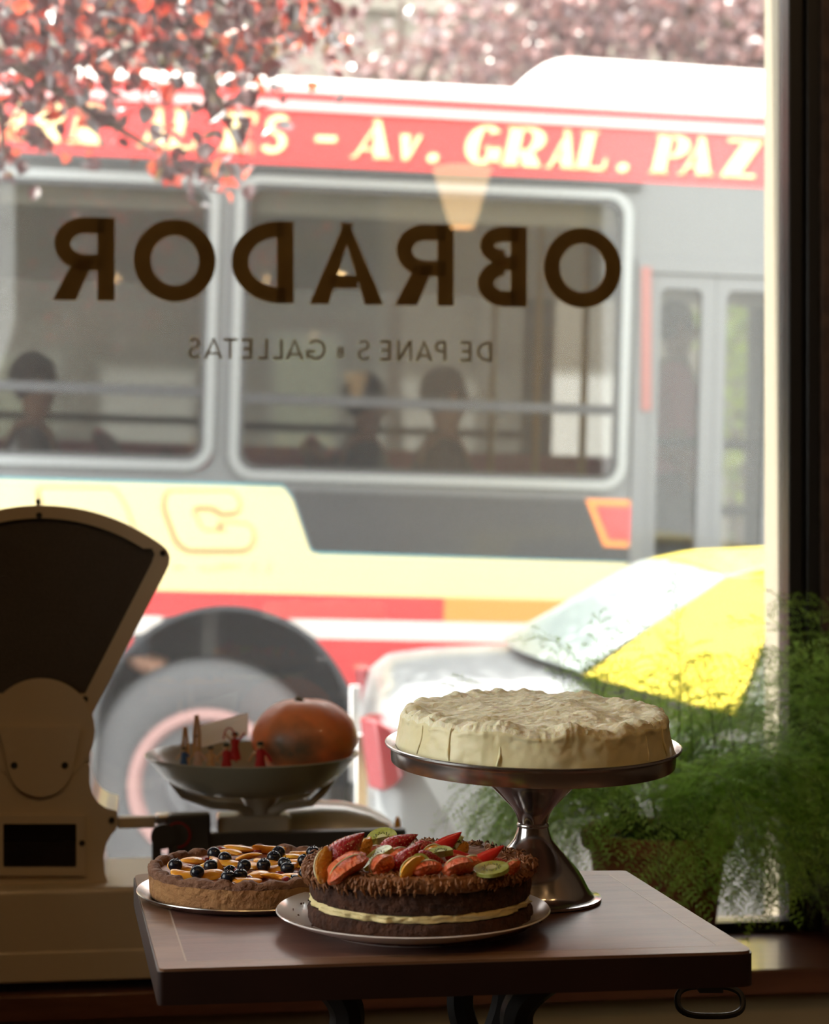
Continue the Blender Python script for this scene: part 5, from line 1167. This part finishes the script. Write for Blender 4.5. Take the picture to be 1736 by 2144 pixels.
q = MB().loft([[(x, y, z) for y, z in ((.02+i_, .32), (-.015+i_, .38), (-.015+i_, .60), (.02+i_, .66), (WC-.02-i_, .66), (WC+.015-i_, .60), (WC+.015-i_, .38), (WC-.02-i_, .32))] for x, i_ in ((-.06, .22), (-.05, .12), (0, .03), (.08, 0), (.45, .0))], TM)
obj('bumper', q, m_plast, car, smooth=50)
obj('boot_handle', MB().box(-.025, .0, WC/2-.25, WC/2+.25, .92, .95, TM), m_chrome, car, bevel=.005)
for sd_ in (0, 1): yy = -.004 if sd_ == 0 else WC-.004; obj('door_handle', MB().box(1.12, 1.28, yy-.02, yy+.02, .93, .96, TM), m_plast, car, bevel=.006)

# ================================================================== PLUM TREES
m_bark = mat('bark', (0.076, 0.0532, 0.0418), 0.9, bump=0.6, bscale=30)
m_plum = leafmat('plum_leaves', [(0.0, (0.010, 0.004, 0.008)), (0.50, (0.022, 0.007, 0.011)), (0.74, (0.07, 0.008, 0.008)), (0.80, (0.55, 0.025, 0.015)), (1.0, (0.85, 0.16, 0.06))], 0.42, (0.8, 0.03, 0.02), rough=0.36, spec=1.0, tmix=0.08, coat=1.0)
m_plum2 = leafmat('plum_leaves_far', [(0.0, (0.05, 0.03, 0.038)), (0.6, (0.11, 0.06, 0.065)), (1.0, (0.36, 0.18, 0.17))], 0.2, (0.40, 0.16, 0.14), rough=0.3, spec=1.0)
m_green = leafmat('street_leaves', [(0.0, (0.05, 0.10, 0.02)), (1.0, (0.22, 0.28, 0.06))], 0.4, (0.4, 0.5, 0.08))
def leaf(q, c, L, W, rr):
    M = Matrix.Translation(c) @ Matrix.Rotation(rr.uniform(0, 2*PI), 4, 'Z') @ Matrix.Rotation(rr.uniform(-1.3, 1.3), 4, 'Y') @ Matrix.Rotation(rr.uniform(-1.0, 1.0), 4, 'X')
    q.add([(-L/2, 0, 0), (-L*.15, -W/2, W*.16), (L*.2, -W*.42, W*.16), (L/2, 0, -L*.06), (L*.2, W*.42, W*.16), (-L*.15, W/2, W*.16), (0, 0, 0)], [(0, 1, 6), (1, 2, 6), (2, 3, 6), (3, 4, 6), (4, 5, 6), (5, 0, 6)], M)
D_far = lambda pts: pts[-1].y > 8
def tree(name, lab, base, top, limbs, clusters, m, L, W, seed, cat='tree', tr=.12):
    rr = random.Random(seed); t = thing(name, lab, cat, tuple(base), group='purple-leaved street trees' if name == 'plum_tree' else None); k = 8
    obj('trunk', MB().tube([Vector(base).lerp(Vector(top), i/k)+Vector((.04*math.sin(i), .04*math.cos(i*1.7), 0))*(i > 0) for i in range(k+1)], [tr*(1-.4*i/k) for i in range(k+1)], 14), m_bark, t)
    q = MB()
    for pts in limbs:
        n = len(pts); q.tube(pts, [max(.004, tr*(.5 if D_far(pts) else .22)*(1-i/n)**1.3) for i in range(n)], 7)
    obj('branches', q, m_bark, t)
    q = MB()
    for c, s, n in clusters:
        for i in range(n):
            p = Vector(c)+Vector([rr.gauss(0, s[j]) for j in range(3)]); sc = rr.uniform(.7, 1.25); leaf(q, p, L*sc, W*sc, rr)
    obj('foliage', q, m, t, smooth=0, kind='stuff'); return t
DN = 4.9
nbse = Vector((-2.0, 5.0, TG+.05)); ntop = Vector((-1.5, 4.9, 2.4))
lim = [[ntop, P(-120, -250, DN), P(150, -140, DN), P(420, -60, DN), P(700, 20, DN)], [P(-300, -100, DN), P(-60, 80, DN), P(90, 170, DN), P(190, 235, DN), P(300, 300, DN), P(380, 355, DN)],
       [P(300, -90, DN), P(400, 60, DN), P(440, 180, DN), P(470, 240, DN), P(510, 330, DN)], [P(-300, -100, DN), P(-80, 150, DN), P(0, 230, DN), P(10, 330, DN)], [ntop, P(-320, -200, DN), P(-300, -100, DN)], [ntop, P(0, -320, DN), P(300, -90, DN), P(560, 60, DN)]]
cl = []
def C(px, py, sx_, sy, n, D=DN, sd=.25): cl.append((P(px, py, D), (sx_/F*D, sd, sy/F*D), n))
C(120, 30, 110, 55, 300); C(320, 50, 110, 55, 290); C(500, 40, 90, 55, 220); C(620, 10, 50, 40, 110); C(690, 60, 14, 30, 12); C(200, 130, 100, 40, 110); C(400, 120, 60, 45, 110); C(60, 130, 60, 50, 110)
C(540, 110, 30, 30, 40); C(565, 150, 12, 12, 8); C(40, 240, 60, 30, 60); C(10, 330, 20, 25, 14); C(160, 200, 50, 20, 40); C(200, 250, 40, 18, 16); C(270, 285, 35, 18, 14); C(340, 345, 26, 18, 14); C(370, 375, 15, 12, 6)
C(440, 330, 28, 30, 34); C(400, 350, 20, 20, 12); C(500, 310, 16, 34, 16); C(455, 225, 12, 25, 8); C(250, -200, 260, 90, 900); C(-200, 60, 90, 120, 260)
tree('plum_tree', 'red-leaved plum tree hanging into the upper left in front of the bus', nbse, ntop, lim, cl, m_plum, .050, .034, 4)
# far trees beyond the bus
def farclusters(lst, D):
    out_ = []
    for px, py, a, b_, n in lst: out_.append((P(px, py, D), (a/F*D, .8, b_/F*D), n))
    return out_
ax = P(1500, -100, 15); tree('plum_tree', 'dusky purple tree behind the bus roof at upper right', P(1640, 1500, 15), P(1600, 0, 15), [[P(1600, 100, 15), P(1400, 0, 15), P(1150, 60, 15)], [P(1600, 50, 15), P(1500, -150, 15)]],
     farclusters([(1200, 60, 90, 50, 800), (1420, 40, 110, 60, 1300), (1540, 120, 60, 60, 500), (1120, 20, 60, 50, 350), (1300, -120, 250, 90, 800), (1500, 620, 60, 150, 0)], 15), m_plum2, .10, .07, 8, tr=.2)
tree('plum_tree', 'sparse purple tree behind the bus roof near the centre', P(820, 1500, 16), P(840, 200, 16), [[P(840, 240, 16), P(760, 120, 16), P(660, 100, 16)], [P(840, 240, 16), P(920, 100, 16), P(1040, 60, 16)], [P(840, 250, 16), P(840, 0, 16)]],
     farclusters([(700, 110, 60, 25, 130), (800, 140, 60, 20, 170), (900, 110, 50, 25, 120), (1000, 130, 50, 35, 300), (1060, 170, 30, 20, 140), (960, 20, 50, 30, 60), (700, 700, 50, 90, 0)], 16), m_plum2, .10, .07, 9, tr=.1)
tree('street_bush', 'green and yellow bush seen through the bus door', P(1560, 1400, 14), P(1560, 1000, 14), [[P(1560, 1050, 14), P(1540, 800, 14)]], farclusters([(1560, 750, 40, 130, 500), (1600, 950, 30, 90, 200)], 14), m_green, .12, .07, 10, cat='bush', tr=.06)
